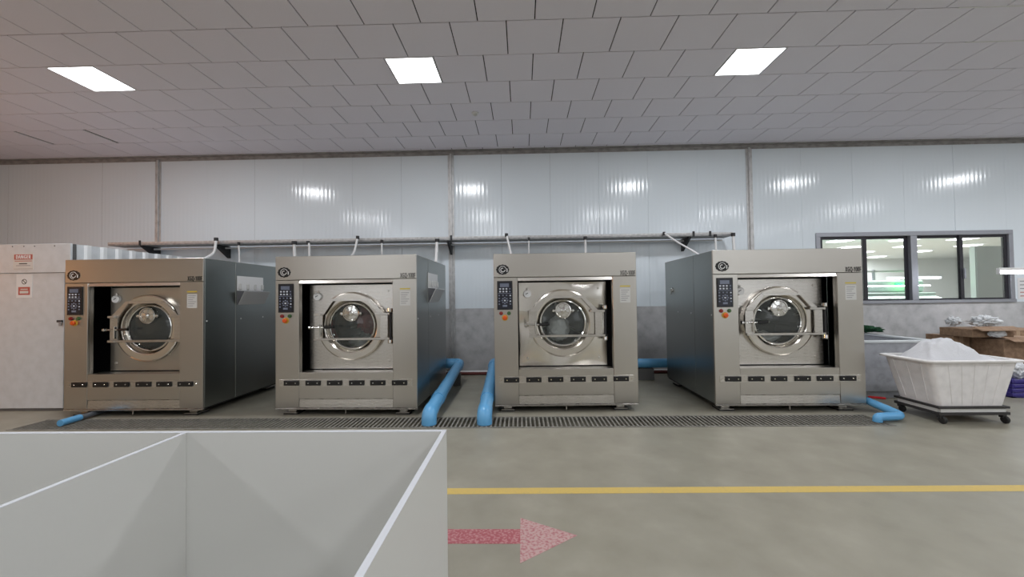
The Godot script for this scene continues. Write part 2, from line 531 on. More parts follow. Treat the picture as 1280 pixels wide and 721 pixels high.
# ---------------------------------------------------------------- the washer
func washer(label: String, at: Vector3, turn: float, opts: Dictionary) -> void:
	var t := thing("washing_machine", label, "washing machine", at, turn, "industrial washing machines")
	var W := 0.905
	var T := 2.009
	var D := -1.75
	# casing
	for s in [-1.0, 1.0]:
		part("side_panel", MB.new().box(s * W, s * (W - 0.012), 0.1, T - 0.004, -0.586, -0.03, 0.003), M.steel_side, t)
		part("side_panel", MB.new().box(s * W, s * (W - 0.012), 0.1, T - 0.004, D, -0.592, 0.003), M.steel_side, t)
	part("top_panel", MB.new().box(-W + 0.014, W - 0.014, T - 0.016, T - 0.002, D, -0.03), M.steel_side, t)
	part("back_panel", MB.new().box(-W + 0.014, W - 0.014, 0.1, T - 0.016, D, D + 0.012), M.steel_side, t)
	part("base_frame", MB.new().box(-W + 0.014, W - 0.014, 0.082, 0.099, D + 0.014, -0.03), M.bracket, t)
	part("header_panel", MB.new().box(-W, W, 1.709, T, -0.029, 0.0, 0.004), M.steel, t)
	part("front_column", MB.new().box(-W, -0.602, 0.1, 1.704, -0.029, 0.0, 0.003).box(-0.62, -0.602, 0.54, 1.66, -0.075, -0.03), M.steel, t)
	part("front_column", MB.new().box(0.602, W, 0.1, 1.704, -0.029, 0.0, 0.003).box(0.602, 0.62, 0.54, 1.66, -0.075, -0.03), M.steel, t)
	part("lintel", MB.new().prism(PackedVector2Array([Vector2(-0.002, 1.664), Vector2(-0.016, 1.704), Vector2(-0.2, 1.704), Vector2(-0.2, 1.664)]), -0.6, 0.6, Transform3D(Basis(Vector3(0, 0, 1), Vector3.UP, Vector3(-1, 0, 0)), Vector3.ZERO)), M.steel_bright, t)
	part("lower_panel", MB.new().box(-0.6, 0.6, 0.213, 0.54, -0.03, -0.002, 0.002).box(-0.6, 0.6, 0.52, 0.54, -0.2, -0.03), M.steel, t)
	# the kick panel leans back a little
	part("kick_panel", MB.new().obox(Transform3D(Basis(Vector3.RIGHT, -0.06), Vector3(0, 0.155, -0.012)), Vector3(1.198, 0.108, 0.012), 0.002), M.steel_light, t)
	part("bottom_lip", MB.new().box(-W, W, 0.078, 0.098, -0.028, 0.006, 0.003), M.steel_light, t)
	part("bulkhead", MB.new().holed(-W + 0.014, W - 0.014, 0.1, T - 0.02, opts.get("dx", 0.0), 1.11, 0.565, -1.16, -1.148), M.primer, t, "grey inner bulkhead behind the drum")
	# rail with six black pads
	var rail := part("rail", MB.new().box(-0.85, 0.85, 0.37, 0.456, 0.0, 0.006, 0.001), M.steel_light, t)
	var pad_mesh := MB.new().box(-0.096, 0.096, -0.031, 0.031, 0, 0.016, 0.004).mesh()
	var screw_mesh := MB.new().cyl(Vector3(0, 0, 0.016), Vector3(0, 0, 0.02), 0.009, 0.007, 10).mesh()
	for x in [-0.692, -0.412, -0.137, 0.145, 0.413, 0.687]:
		var p := inst("pad", pad_mesh, M.black, t, Vector3(x, 0.412, 0.006))
		for s in [-1.0, 1.0]:
			inst("screw", screw_mesh, M.chrome, p, Vector3(s * 0.058, 0, 0))
	for s in [-1.0, 1.0]:
		inst("screw", screw_mesh, M.chrome, rail, Vector3(s * 0.82, 0.412, -0.01))
	# feet
	for fx in [-0.745, 0.7]:
		for fz in [-0.16, D + 0.16]:
			var f := part("foot", MB.new().box(fx - 0.05, fx + 0.05, 0.028, 0.082, fz - 0.06, fz + 0.06, 0.004).box(fx - 0.085, fx + 0.085, 0.016, 0.028, fz - 0.1, fz + 0.1, 0.002), M.steel, t)
			part("foot_pad", MB.new().box(fx - 0.09, fx + 0.09, 0.0, 0.016, fz - 0.105, fz + 0.105), M.rubber, f)
	part("drain_pin", MB.new().cyl(Vector3(-0.005, 0.03, -0.01), Vector3(-0.005, 0.079, -0.01), 0.008), M.steel_light, t)

	# drum unit floating in the opening
	var dx: float = opts.get("dx", 0.0)
	var cy := 1.11
	var pz := -0.215
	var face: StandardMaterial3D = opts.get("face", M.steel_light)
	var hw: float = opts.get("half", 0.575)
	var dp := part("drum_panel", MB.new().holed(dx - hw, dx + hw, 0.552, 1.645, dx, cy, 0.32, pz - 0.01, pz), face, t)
	for c in [[-0.47, 1.56], [0.47, 1.56], [-0.47, 0.65], [0.47, 0.65]]:
		part("bolt", MB.new().cyl(Vector3(dx + c[0], c[1], pz), Vector3(dx + c[0], c[1], pz + 0.014), 0.016, 0.013, 6), M.steel_light, dp)
	var ctr := Vector3(dx, cy, 0)
	var ax := Vector3(0, 0, 1)
	var door := part("door_ring", MB.new().lathe(ctr, ax, [Vector2(0.30, -0.34), Vector2(0.302, -0.225), Vector2(0.325, -0.19), Vector2(0.338, -0.156), Vector2(0.348, -0.15), Vector2(0.42, -0.148), Vector2(0.436, -0.154), Vector2(0.442, -0.166), Vector2(0.442, pz)], 72), M.steel_polished, t)
	part("chrome_rim", MB.new().lathe(ctr, ax, [Vector2(0.281, -0.2), Vector2(0.284, -0.19), Vector2(0.292, -0.184), Vector2(0.301, -0.186), Vector2(0.308, -0.198), Vector2(0.308, -0.24), Vector2(0.281, -0.24), Vector2(0.281, -0.2)], 72), M.chrome, door)
	part("glass", MB.new().lathe(ctr, ax, [Vector2(0.282, -0.212), Vector2(0.23, -0.196), Vector2(0.16, -0.184), Vector2(0.08, -0.177), Vector2(0, -0.175)], 48), M.pane, door, "clear round door glass")
	var drum := part("drum", MB.new().lathe(ctr, ax, [Vector2(0, -1.15), Vector2(0.56, -1.15), Vector2(0.56, -0.45), Vector2(0.30, -0.45), Vector2(0.30, -0.34)], 56), M.drum, t, "dark steel drum interior")
	for k in 3:
		var a := -PI / 2 + 0.35 * float(opts.get("seed", 1)) + TAU * k / 3.0
		var d := Vector3(cos(a), sin(a), 0)
		part("lifter_rib", MB.new().obox(Transform3D(Basis(d, d.cross(Vector3(0, 0, -1)), Vector3(0, 0, -1)).orthonormalized(), ctr + d * 0.5 + Vector3(0, 0, -0.8)), Vector3(0.12, 0.06, 0.66), 0.02), M.drum, drum)
		part("spoke", MB.new().tube([ctr + Vector3(0, 0, -1.13), ctr + d * 0.54 + Vector3(0, 0, -1.13)], 0.014, 8), M.steel_light, drum)
	# round port on the door glass
	var pc := ctr + Vector3(0, 0.165, 0)
	var cap := part("door_port", MB.new().lathe(pc, ax, [Vector2(0.108, -0.2), Vector2(0.108, -0.15), Vector2(0.102, -0.143), Vector2(0.09, -0.141), Vector2(0.085, -0.15), Vector2(0.04, -0.146), Vector2(0.036, -0.135), Vector2(0.014, -0.128), Vector2(0, -0.128)], 40), M.chrome, t)
	for s in [-1.0, 1.0]:
		part("lug", MB.new().lathe(pc + Vector3(s * 0.125, -0.005, -0.16), ax, [Vector2(0.022, -0.02), Vector2(0.022, 0.006), Vector2(0.016, 0.014), Vector2(0, 0.016)], 16), M.chrome, cap)
	for k in 6:
		var a := TAU * k / 6.0 + 0.3
		part("spoke", MB.new().obox(Transform3D(Basis(ax, a), pc + Vector3(cos(a), sin(a), 0) * 0.06 + Vector3(0, 0, -0.146)), Vector3(0.05, 0.012, 0.008), 0.002), M.steel_light, cap)
	# hexagonal clamp frame in front of the door
	var fz0 := -0.118
	var fz1 := -0.104
	var fr := MB.new()
	var off := Transform3D(Basis(), ctr)
	fr.prism(PackedVector2Array([Vector2(-0.45, -0.175), Vector2(-0.35, -0.175), Vector2(-0.35, 0.15), Vector2(-0.45, 0.15)]), fz0, fz1, off)
	fr.prism(PackedVector2Array([Vector2(-0.45, 0.151), Vector2(-0.335, 0.151), Vector2(-0.215, 0.325), Vector2(-0.243, 0.352)]), fz0, fz1, off)
	fr.prism(PackedVector2Array([Vector2(-0.243, 0.353), Vector2(-0.214, 0.326), Vector2(0.232, 0.326), Vector2(0.262, 0.353)]), fz0, fz1 + 0.004, off)
	fr.prism(PackedVector2Array([Vector2(0.263, 0.352), Vector2(0.233, 0.325), Vector2(0.385, 0.151), Vector2(0.46, 0.151)]), fz0, fz1, off)
	fr.prism(PackedVector2Array([Vector2(0.405, -0.175), Vector2(0.50, -0.175), Vector2(0.50, 0.15), Vector2(0.405, 0.15)]), fz0, fz1, off)
	part("clamp_frame", fr, M.steel_light, t)
	part("clamp_bar", MB.new().box(dx - 0.45, dx + 0.53, cy - 0.176, cy - 0.146, -0.103, -0.085, 0.004), M.steel_light, t)
	part("clamp_bar", MB.new().box(dx + 0.34, dx + 0.53, cy + 0.14, cy + 0.17, -0.103, -0.085, 0.004), M.steel_light, t)
	for s in [-0.161, 0.155]:
		var bl := part("bracket", MB.new().box(dx - 0.452, dx - 0.36, cy + s - 0.016, cy + s + 0.016, -0.103, -0.07, 0.004), M.steel_light, t)
		bl.name = "bracket"
	var hg := part("hinge", MB.new().cyl(Vector3(dx + 0.535, cy - 0.2, -0.11), Vector3(dx + 0.535, cy + 0.2, -0.11), 0.017), M.bracket, t, "dark hinge post")
	for s in [-1.0, 1.0]:
		part("hinge_knob", MB.new().lathe(Vector3(dx + 0.535, cy + s * 0.2 - 0.012, -0.11), Vector3.UP, [Vector2(0, -0.012), Vector2(0.03, -0.012), Vector2(0.033, 0.0), Vector2(0.03, 0.036), Vector2(0, 0.036)], 20), M.chrome, hg)
		part("hinge_arm", MB.new().box(dx + 0.50, dx + 0.57, cy + s * 0.165 - 0.012, cy + s * 0.165 + 0.012, pz, -0.104), M.bracket, hg)
	# locking handle
	var hd := part("door_handle", MB.new().cyl(Vector3(dx - 0.50, cy - 0.012, -0.085), Vector3(dx - 0.3, cy - 0.012, -0.085), 0.011).lathe(Vector3(dx - 0.50, cy - 0.012, -0.085), Vector3.LEFT, [Vector2(0, -0.012), Vector2(0.026, -0.012), Vector2(0.026, 0.012), Vector2(0, 0.012)], 16), M.chrome, t)
	part("grip", MB.new().cyl(Vector3(dx - 0.32, cy - 0.012, -0.085), Vector3(dx - 0.19, cy - 0.006, -0.085), 0.016, 0.019), M.black, hd, "black grip")
	part("latch_plate", MB.new().box(dx - 0.375, dx - 0.355, cy - 0.13, cy + 0.03, -0.104, -0.07, 0.003), M.chrome, hd)
	# gauge
	var gc := Vector3(dx - 0.462, 1.497, pz)
	var ga := part("gauge", MB.new().lathe(gc, ax, [Vector2(0.05, 0), Vector2(0.05, 0.03), Vector2(0.046, 0.034), Vector2(0.042, 0.03), Vector2(0, 0.03)], 28), M.white_print, t, "small white dial")
	part("needle", MB.new().obox(Transform3D(Basis(ax, 0.5), gc + Vector3(-0.008, 0.004, 0.032)), Vector3(0.036, 0.008, 0.003)), M.print_dark, ga)
	part("stem", MB.new().cyl(gc + Vector3(0, 0.045, 0.012), gc + Vector3(0, 0.08, 0.012), 0.012), M.steel_light, ga)

	# control panel
	var cp := part("control_panel", MB.new().box(-0.863, -0.667, 1.298, 1.663, 0.0, 0.012, 0.003), M.black, t)
	part("keypad_plate", MB.new().box(-0.85, -0.68, 1.312, 1.648, 0.012, 0.0135), M.screen, cp)
	part("display", MB.new().box(-0.826, -0.712, 1.585, 1.632, 0.0135, 0.0155), M.display, cp, "small grey display")
	part("divider", MB.new().box(-0.85, -0.68, 1.502, 1.508, 0.0135, 0.015), M.key_grey, cp)
	var key := MB.new().box(-0.011, 0.011, -0.009, 0.009, 0, 0.003, 0.001).mesh()
	var small := MB.new().box(-0.009, 0.009, -0.008, 0.008, 0, 0.003, 0.001).mesh()
	for i in 3:
		for j in 2:
			inst("key", key, M.key_white, cp, Vector3(-0.824 + 0.04 * i, 1.562 - 0.034 * j, 0.0135))
	for j in 2:
		inst("key", small, M.key_grey, cp, Vector3(-0.702, 1.562 - 0.034 * j, 0.0135))
	for j in 4:
		inst("key", small, M.key_white if j % 2 == 0 else M.key_grey, cp, Vector3(-0.697, 1.478 - 0.036 * j, 0.0135))
		inst("key", small, M.key_grey, cp, Vector3(-0.836, 1.478 - 0.036 * j, 0.0135))
	for i in 2:
		inst("key", small, M.key_grey, cp, Vector3(-0.789 + 0.045 * i, 1.48, 0.0135))
	for k in 8:
		var a := TAU * k / 8.0
		inst("key", small, M.key_grey, cp, Vector3(-0.766 + 0.034 * cos(a), 1.415 + 0.034 * sin(a), 0.0135))
	inst("key", key, M.key_white, cp, Vector3(-0.766, 1.415, 0.0135))
	part("key", MB.new().box(-0.795, -0.737, 1.335, 1.36, 0.0135, 0.0165, 0.001), M.key_grey, cp)
	for b in [["stop_button", -0.815, 1.253, 0.02, M.red_button], ["start_button", -0.716, 1.253, 0.02, M.green_button]]:
		part(b[0], MB.new().lathe(Vector3(b[1], b[2], 0), ax, [Vector2(0.024, 0), Vector2(0.024, 0.008), Vector2(b[3], 0.01), Vector2(b[3], 0.018), Vector2(0, 0.021)], 20), b[4], t)
	var em := part("emergency_plate", MB.new().cyl(Vector3(-0.768, 1.197, 0), Vector3(-0.768, 1.197, 0.004), 0.04, 0.04, 24), M.yellow_plate, t)
	part("emergency_button", MB.new().lathe(Vector3(-0.768, 1.197, 0.004), ax, [Vector2(0.018, 0), Vector2(0.018, 0.016), Vector2(0.028, 0.018), Vector2(0.028, 0.03), Vector2(0.02, 0.036), Vector2(0, 0.037)], 24), M.orange_button, em, "round orange emergency button")

	# badge: black scalloped oval with a pale ring and swirl
	var pts := PackedVector2Array()
	for k in 72:
		var a := TAU * k / 72.0
		var r := 1.0 + 0.035 * cos(a * 12.0)
		pts.append(Vector2(0.082 * r * cos(a), 0.064 * r * sin(a)))
	var bo := Transform3D(Basis(), Vector3(-0.79, 1.807, 0))
	var badge := part("badge", MB.new().prism(pts, 0.0, 0.004, bo), M.black, t, "black oval maker's badge with pale swirl")
	var sw := MB.new()
	for k in 22:
		var a0 := 0.2 + 4.6 * k / 22.0
		var a1 := 0.2 + 4.6 * (k + 1) / 22.0
		sw.prism(PackedVector2Array([Vector2(cos(a0), sin(a0)) * 0.047, Vector2(cos(a1), sin(a1)) * 0.047, Vector2(cos(a1), sin(a1)) * 0.041, Vector2(cos(a0), sin(a0)) * 0.041]), 0.004, 0.006, bo)
		if k < 18:
			var b0 := 1.2 + 5.0 * k / 18.0
			var b1 := 1.2 + 5.0 * (k + 1) / 18.0
			var r0 := 0.012 + 0.016 * k / 18.0
			var r1 := 0.012 + 0.016 * (k + 1) / 18.0
			sw.prism(PackedVector2Array([Vector2(cos(b0), sin(b0)) * (r0 + 0.009), Vector2(cos(b1), sin(b1)) * (r1 + 0.009), Vector2(cos(b1), sin(b1)) * r1, Vector2(cos(b0), sin(b0)) * r0]), 0.004, 0.006, bo)
	sw.prism(PackedVector2Array([Vector2(0.05, -0.03), Vector2(0.062, -0.03), Vector2(0.062, 0.01), Vector2(0.05, 0.014)]), 0.004, 0.006, bo)
	part("swirl", sw, M.white_print, badge)
	lettering("model_lettering", "XGQ-100F", 0.058, 0.19, M.ink, t, Vector3(0.797, 1.745, 0.001))
	# notice on the right column
	var st := part("notice", MB.new().box(0.695, 0.826, 1.37, 1.55, 0.0, 0.0008), M.pale_sticker, t, "pale notice with grey print lines")
	part("notice_strip", MB.new().box(0.695, 0.826, 1.571, 1.586, 0.0, 0.0008), M.sticker_yellow, st)
	for k in 6:
		part("print_line", MB.new().box(0.708, 0.813 - 0.02 * (k % 3), 1.525 - 0.026 * k, 1.532 - 0.026 * k, 0.0008, 0.0012), M.print_grey, st)

	# dispenser on the right flank
	if opts.has("dispenser"):
		var X := W
		var za: float = opts.dispenser[0]
		var zb: float = opts.dispenser[1]
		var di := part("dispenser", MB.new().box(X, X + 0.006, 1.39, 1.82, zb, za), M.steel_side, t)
		part("compartment", MB.new().box(X + 0.006, X + 0.012, 1.60, 1.81, zb + 0.03, za - 0.01), M.white_pipe, di, "white soap compartment")
		for k in 4:
			var zz := lerpf(zb + 0.06, za - 0.06, k / 3.0)
			part("slot", MB.new().box(X + 0.012, X + 0.03, 1.615, 1.70, zz - 0.025, zz + 0.025, 0.008), M.pale_sticker, di)
		part("hatch_inside", MB.new().box(X + 0.006, X + 0.01, 1.40, 1.598, zb + 0.02, za - 0.01), M.primer, di)
		part("flap", MB.new().obox(Transform3D(Basis(Vector3(0, 0, 1), -0.46), Vector3(X + 0.066, 1.495, (za + zb) / 2)), Vector3(0.008, 0.21, absf(za - zb) - 0.03), 0.002), M.flap, di)
	for zz in [-0.06, -0.7, -1.2]:
		part("screw", MB.new().cyl(Vector3(W, 1.2, zz), Vector3(W + 0.004, 1.2, zz), 0.01), M.white_print, t)
		part("screw", MB.new().cyl(Vector3(-W, 1.2, zz), Vector3(-W - 0.004, 1.2, zz), 0.01), M.white_print, t)
	if opts.has("lock"):
		part("panel_lock", MB.new().lathe(Vector3(-W, 1.54, -1.42), Vector3.LEFT, [Vector2(0.035, 0), Vector2(0.035, 0.012), Vector2(0, 0.014)], 16).box(-W - 0.04, -W - 0.012, 1.47, 1.56, -1.432, -1.408, 0.006), M.chrome, t)

func heap(called: String, at: Vector3, rad: Vector3, m: Material, label: String, category: String, seed_: int, rough := 0.3, freq := 2.0, group := "") -> void:
	var f := FastNoiseLite.new()
	f.seed = seed_
	f.frequency = freq
	f.fractal_octaves = 4
	var g := []
	for j in 25:
		var row := []
		var th := PI * j / 24.0
		for i in 49:
			var ph := TAU * i / 48.0
			var d := Vector3(sin(th) * cos(ph), cos(th), sin(th) * sin(ph))
			var k := 1.0 + rough * f.get_noise_3dv(d)
			row.append(d * rad * k)
		g.append(row)
	var b := MB.new()
	# each ring is smooth; normals point outward
	var nn := []
	for j in 25:
		var line := []
		for i in 49:
			var p: Vector3 = g[j][i]
			var dx: Vector3 = g[j][(i + 1) % 48] - g[j][(i + 47) % 48]
			var dy: Vector3 = g[mini(j + 1, 24)][i] - g[maxi(j - 1, 0)][i]
			var q := dx.cross(dy).normalized()
			if q.length() < 0.5:
				q = p.normalized()
			line.append(q if q.dot(p) >= 0.0 else -q)
		nn.append(line)
	for j in 24:
		for i in 48:
			b.quad_n(g[j][i], g[j][i + 1], g[j + 1][i + 1], g[j + 1][i], nn[j][i], nn[j][i + 1], nn[j + 1][i + 1], nn[j + 1][i])
	var o := solo(called, b, m, label, category, group)
	o.position = at

func _ready() -> void:
	# ---- camera, sky, exposure
	var cam := Camera3D.new()
	cam.name = "camera"
	add_child(cam)
	cam.fov = rad_to_deg(2.0 * atan(360.5 / 513.0))
	cam.position = Vector3(0, EYE, 0)
	cam.rotation_order = EULER_ORDER_YXZ
	cam.rotation = Vector3(0.0223, 0.0241, -0.0129)
	cam.near = 0.05
	cam.far = 200.0
	cam.current = true
	var we := WorldEnvironment.new()
	we.name = "environment"
	var env := Environment.new()
	env.background_mode = Environment.BG_COLOR
	env.background_color = Color(0.97, 0.985, 1.0)
	env.background_energy_multiplier = 1.3
	env.tonemap_mode = Environment.TONE_MAPPER_LINEAR
	env.tonemap_exposure = 1.33
	env.sdfgi_enabled = true
	env.ssao_enabled = true
	env.ssil_enabled = true
	we.environment = env
	add_child(we)
	make_materials()
	# ---- the hall's lamps
	var shown := {"-5.14,-5.528": "glowing square ceiling panel light, leftmost of three, above the white booth", "-5.14,-1.328": "glowing square ceiling panel light, middle one of three", "-5.14,2.872": "glowing square ceiling panel light, rightmost of three, above the washer by the window"}
	for z in [-5.14, -1.54, 2.06, 5.66]:
		for x in [-5.528, -1.328, 2.872, 7.072, 11.272]:
			var key := "%.2f,%.3f" % [z, x]
			led_panel(x, z, CEIL, shown.get(key, "glowing square ceiling panel light outside the picture, over the hall floor"), "ceiling panel lights")
	build_shell()
	build_back_room()
	build_washers()
	build_bins()
	build_services()
	build_left_booth()
	build_right_corner()

# ---------------------------------------------------------------- the hall
func wall_panel(rects: Array, seed_: int) -> MB:
	# enamelled sheet with shallow vertical micro ribs; rects: [x0, x1, y0, y1]
	var b := MB.new()
	var rng := RandomNumberGenerator.new()
	rng.seed = seed_
	var amp := rng.randf_range(0.00035, 0.0007)
	var lean := rng.randf_range(-0.004, 0.004)
	for r in rects:
		var count := maxi(2, int(round((r[1] - r[0]) / 0.01)))
		var lo := []
		var hi := []
		for i in count + 1:
			var x := lerpf(r[0], r[1], float(i) / count)
			var z: float = amp * cos(x * TAU / 0.08) + lean * (x - r[0]) + amp * 2.0 * sin(x * TAU / 0.96)
			lo.append(Vector3(x, r[2], z))
			hi.append(Vector3(x, r[3], z))
		b.sheet([lo, hi], Vector3(0, 0, 1))
		b.quad(Vector3(r[0], r[2], 0), Vector3(r[0], r[3], 0), Vector3(r[0], r[3], -0.02), Vector3(r[0], r[2], -0.02), Vector3.LEFT)
		b.quad(Vector3(r[1], r[2], 0), Vector3(r[1], r[3], 0), Vector3(r[1], r[3], -0.02), Vector3(r[1], r[2], -0.02), Vector3.RIGHT)
	return b

func build_shell() -> void:
	# floor with the drain trench cut out
	var g0 := -5.035
	var g1 := -4.6
	var gl := -5.95
	var gr := 4.06
	var fl := MB.new()
	fl.box(LEFT - 0.2, RIGHT + 0.2, -0.6, 0, g1, FRONT + 0.2)
	fl.box(LEFT - 0.2, RIGHT + 0.2, -0.6, 0, WALL - 0.16, g0)
	fl.box(LEFT - 0.2, gl, -0.6, 0, g0, g1)
	fl.box(gr, RIGHT + 0.2, -0.6, 0, g0, g1)
	fl.box(gl, gr, -0.6, -0.5, g0, g1)
	struct("floor", fl, M.floor)
	var gt := thing("drain_grating", "long grey slotted drain grating set in the floor before the washers", "drain grating", Vector3(0, 0, 0))
	part("frame_bar", MB.new().box(gl, gr, -0.03, 0.004, g1 - 0.035, g1 - 0.004), M.grate, gt)
	part("frame_bar", MB.new().box(gl, gr, -0.03, 0.004, g0 + 0.004, g0 + 0.035), M.grate, gt)
	var slat := MB.new().box(-0.0098, 0.0098, -0.001, 0.004, g0 + 0.035, g1 - 0.035).mesh()
	var count := 200
	for i in count:
		inst("slat", slat, M.grate, gt, Vector3(lerpf(gl + 0.03, gr - 0.03, float(i) / (count - 1)), 0, 0))

	# painted line and arrow
	var line := solo("floor_line", MB.new().box(-2.6, 5.6, 0.0, 0.0012, -0.047, 0.047), M.yellow_paint, "yellow painted line running across the grey floor", "floor line")
	line.position = Vector3(0, 0, -3.113)
	line.rotation.y = 0.0085
	var ar := thing("floor_arrow", "worn red arrow painted on the floor, pointing right", "floor marking", Vector3(0, 0, 0))
	part("shaft", MB.new().box(-1.25, -0.03, 0, 0.0012, -2.602, -2.45), M.red_paint, ar)
	part("arrow_head", MB.new().prism(PackedVector2Array([Vector2(-0.03, 2.735), Vector2(-0.03, 2.272), Vector2(0.316, 2.535)]), 0, 0.0012, Transform3D(Basis(Vector3.RIGHT, Vector3(0, 0, -1), Vector3.UP), Vector3.ZERO)), M.red_paint_worn, ar)

	# back wall: backing, dado, panels
	var wl := Node3D.new()
	wl.name = "wall_back"
	add_child(wl)
	wl.set_meta("kind", "structure")
	var w0 := 5.68
	var w1 := 9.29
	var s0 := 1.25
	var s1 := 2.585
	var bk := MB.new()
	bk.box(LEFT - 0.2, RIGHT + 0.2, 0, s0 - 0.001, WALL - 0.16, WALL - 0.026)
	bk.box(LEFT - 0.2, w0, s0, CEIL + 0.2, WALL - 0.16, WALL - 0.026)
	bk.box(w1, RIGHT + 0.2, s0, CEIL + 0.2, WALL - 0.16, WALL - 0.026)
	bk.box(w0, w1, s1, CEIL + 0.2, WALL - 0.16, WALL - 0.026)
	part("backing", bk, M.jamb, wl)
	part("dado", MB.new().box(LEFT, RIGHT, 0, s0, WALL - 0.026, WALL + 0.004), M.dado, wl, "grey cement render")
	var joints := [-11.5, -11.3, -10.35, -9.38, -8.4, -7.25, -6.27, -5.29, -4.31, -3.33, -2.35, -1.366, -0.374, 0.58, 1.53, 2.475, 3.43, 4.421, 5.41, 6.376, 7.337, 8.277, 9.23, 10.2, 11.2, 12.2, 13.0]
	for i in joints.size() - 1:
		var x0: float = joints[i] + 0.0015
		var x1: float = joints[i + 1] - 0.0015
		var top := CEIL + 0.02
		var rects := []
		if x1 < w0 or x0 > w1:
			rects = [[x0, x1, s0, top]]
		elif x0 < w0:
			rects = [[x0, w0, s0, top], [w0, x1, s1, top]]
		elif x1 > w1:
			rects = [[x0, w1, s1, top], [w1, x1, s0, top]]
		else:
			rects = [[x0, x1, s1, top]]
		var p := inst("panel", wall_panel(rects, 100 + i).mesh(), M.panel, wl, Vector3(0, 0, WALL))
		p.name = "panel"
	# metal cover strips on the wall and along the ceiling
	var k := 0
	for x in [-7.25, -1.366, 4.421]:
		k += 1
		struct("trim_%d" % k, MB.new().box(x - 0.06, x + 0.06, 0.0, CEIL - 0.06, WALL + 0.004, WALL + 0.012, 0.002).box(x - 0.02, x + 0.02, 0.0, CEIL - 0.06, WALL + 0.012, WALL + 0.035, 0.006), M.trim_metal)
	struct("trim_5", MB.new().box(LEFT, RIGHT, CEIL - 0.085, CEIL - 0.001, WALL + 0.002, WALL + 0.012).box(LEFT, RIGHT, CEIL - 0.014, CEIL - 0.001, WALL + 0.012, WALL + 0.09), M.trim_dark)

	# side and rear walls, outside the frame
	struct("wall_left", MB.new().box(LEFT - 0.2, LEFT, 0, CEIL + 0.2, WALL - 0.16, FRONT), M.warm_wall)
	struct("wall_right", MB.new().box(RIGHT, RIGHT + 0.2, 0, CEIL + 0.2, WALL, FRONT), M.panel_side)
	# two daylight windows in the wall behind the camera
	var spans := [[-10.6, -5.4], [6.4, 12.0]]
	struct("wall_front", MB.new().box(LEFT - 0.2, RIGHT + 0.2, 0, 1.0, FRONT, FRONT + 0.2).box(LEFT - 0.2, RIGHT + 0.2, 3.9, CEIL + 0.2, FRONT, FRONT + 0.2).box(LEFT - 0.2, -10.6, 1.0, 3.9, FRONT, FRONT + 0.2).box(-5.4, 6.4, 1.0, 3.9, FRONT, FRONT + 0.2).box(12.0, RIGHT + 0.2, 1.0, 3.9, FRONT, FRONT + 0.2), M.panel_side)
	for k2 in 2:
		var dw := Node3D.new()
		dw.name = "window_%d" % (k2 + 2)
		add_child(dw)
		dw.set_meta("kind", "structure")
		for i in 5:
			var x := lerpf(spans[k2][0] + 0.03, spans[k2][1] - 0.03, i / 4.0)
			part("mullion", MB.new().box(x - 0.03, x + 0.03, 1.0, 3.9, FRONT + 0.02, FRONT + 0.1), M.alu, dw)
			if i < 4:
				part("pane", MB.new().box(x + 0.03, lerpf(spans[k2][0] + 0.03, spans[k2][1] - 0.03, (i + 1) / 4.0) - 0.03, 1.0, 3.9, FRONT + 0.05, FRONT + 0.055), M.pane, dw)
		part("transom", MB.new().box(spans[k2][0], spans[k2][1], 2.7, 2.76, FRONT + 0.02, FRONT + 0.1), M.alu, dw)

	# ceiling: dark carrier and single tiles
	var ce := Node3D.new()
	ce.name = "ceiling"
	add_child(ce)
	ce.set_meta("kind", "structure")
	part("carrier", MB.new().box(LEFT - 0.2, RIGHT + 0.2, CEIL + 0.03, CEIL + 0.2, WALL - 0.16, FRONT + 0.2), M.gap, ce)
	var gap := 0.006
	var tile := MB.new().box(-0.3 + gap, 0.3 - gap, 0, 0.015, -0.3 + gap, 0.3 - gap, 0.002).mesh()
	var slipped := MB.new().box(-0.3 + 0.05, 0.3 - gap, 0, 0.015, -0.3 + gap, 0.3 - gap, 0.002).mesh()
	var rest := MB.new()
	var row := 6
	while true:
		var zc := TZ - TILE * row - 0.3
		if zc > FRONT - 0.3:
			break
		var shift := TX + (0.0 if posmod(row, 2) == 1 else 0.3)
		var i0 := int(ceil((LEFT - shift) / TILE))
		var i1 := int(floor((RIGHT - shift) / TILE))
		var led_row := posmod(row - 1, 6) == 0
		for i in range(i0, i1):
			var xc := shift + TILE * i + 0.3
			if led_row and posmod(i + 3, 7) == 0 and i >= -10:
				continue
			var reach := absf(zc) * 1.36 + 0.5
			if row >= -1 and row <= 5 and absf(xc + 0.024 * absf(zc)) < reach:
				var o := inst("tile", tile, M.tile, ce, Vector3(xc, CEIL, zc))
				o.name = "tile"
				if row == 4 and (i == -13 or i == -15):
					o.mesh = slipped
			elif row == 6:
				var z1 := TZ - TILE * 6 - gap
				if absf(xc) < 10.8:
					part("tile", MB.new().box(xc - 0.3 + gap, xc + 0.3 - gap, CEIL, CEIL + 0.015, WALL + 0.002, z1, 0.002), M.tile, ce)
				else:
					rest.box(xc - 0.3 + gap, xc + 0.3 - gap, CEIL, CEIL + 0.015, WALL + 0.002, z1)
			else:
				rest.box(xc - 0.3 + gap, xc + 0.3 - gap, CEIL, CEIL + 0.015, zc - 0.3 + gap, zc + 0.3 - gap)
		row -= 1
	part("joint_strip", MB.new().box(4.5, 8.0, CEIL - 0.004, CEIL + 0.006, TZ - 0.007, TZ + 0.007), M.white_print, ce)
	part("joint_strip", MB.new().box(5.2, 8.0, CEIL - 0.004, CEIL + 0.006, TZ - 0.607, TZ - 0.593), M.white_print, ce)
	var rt := part("tile_field", rest, M.tile, ce)
	rt.set_meta("kind", "stuff")
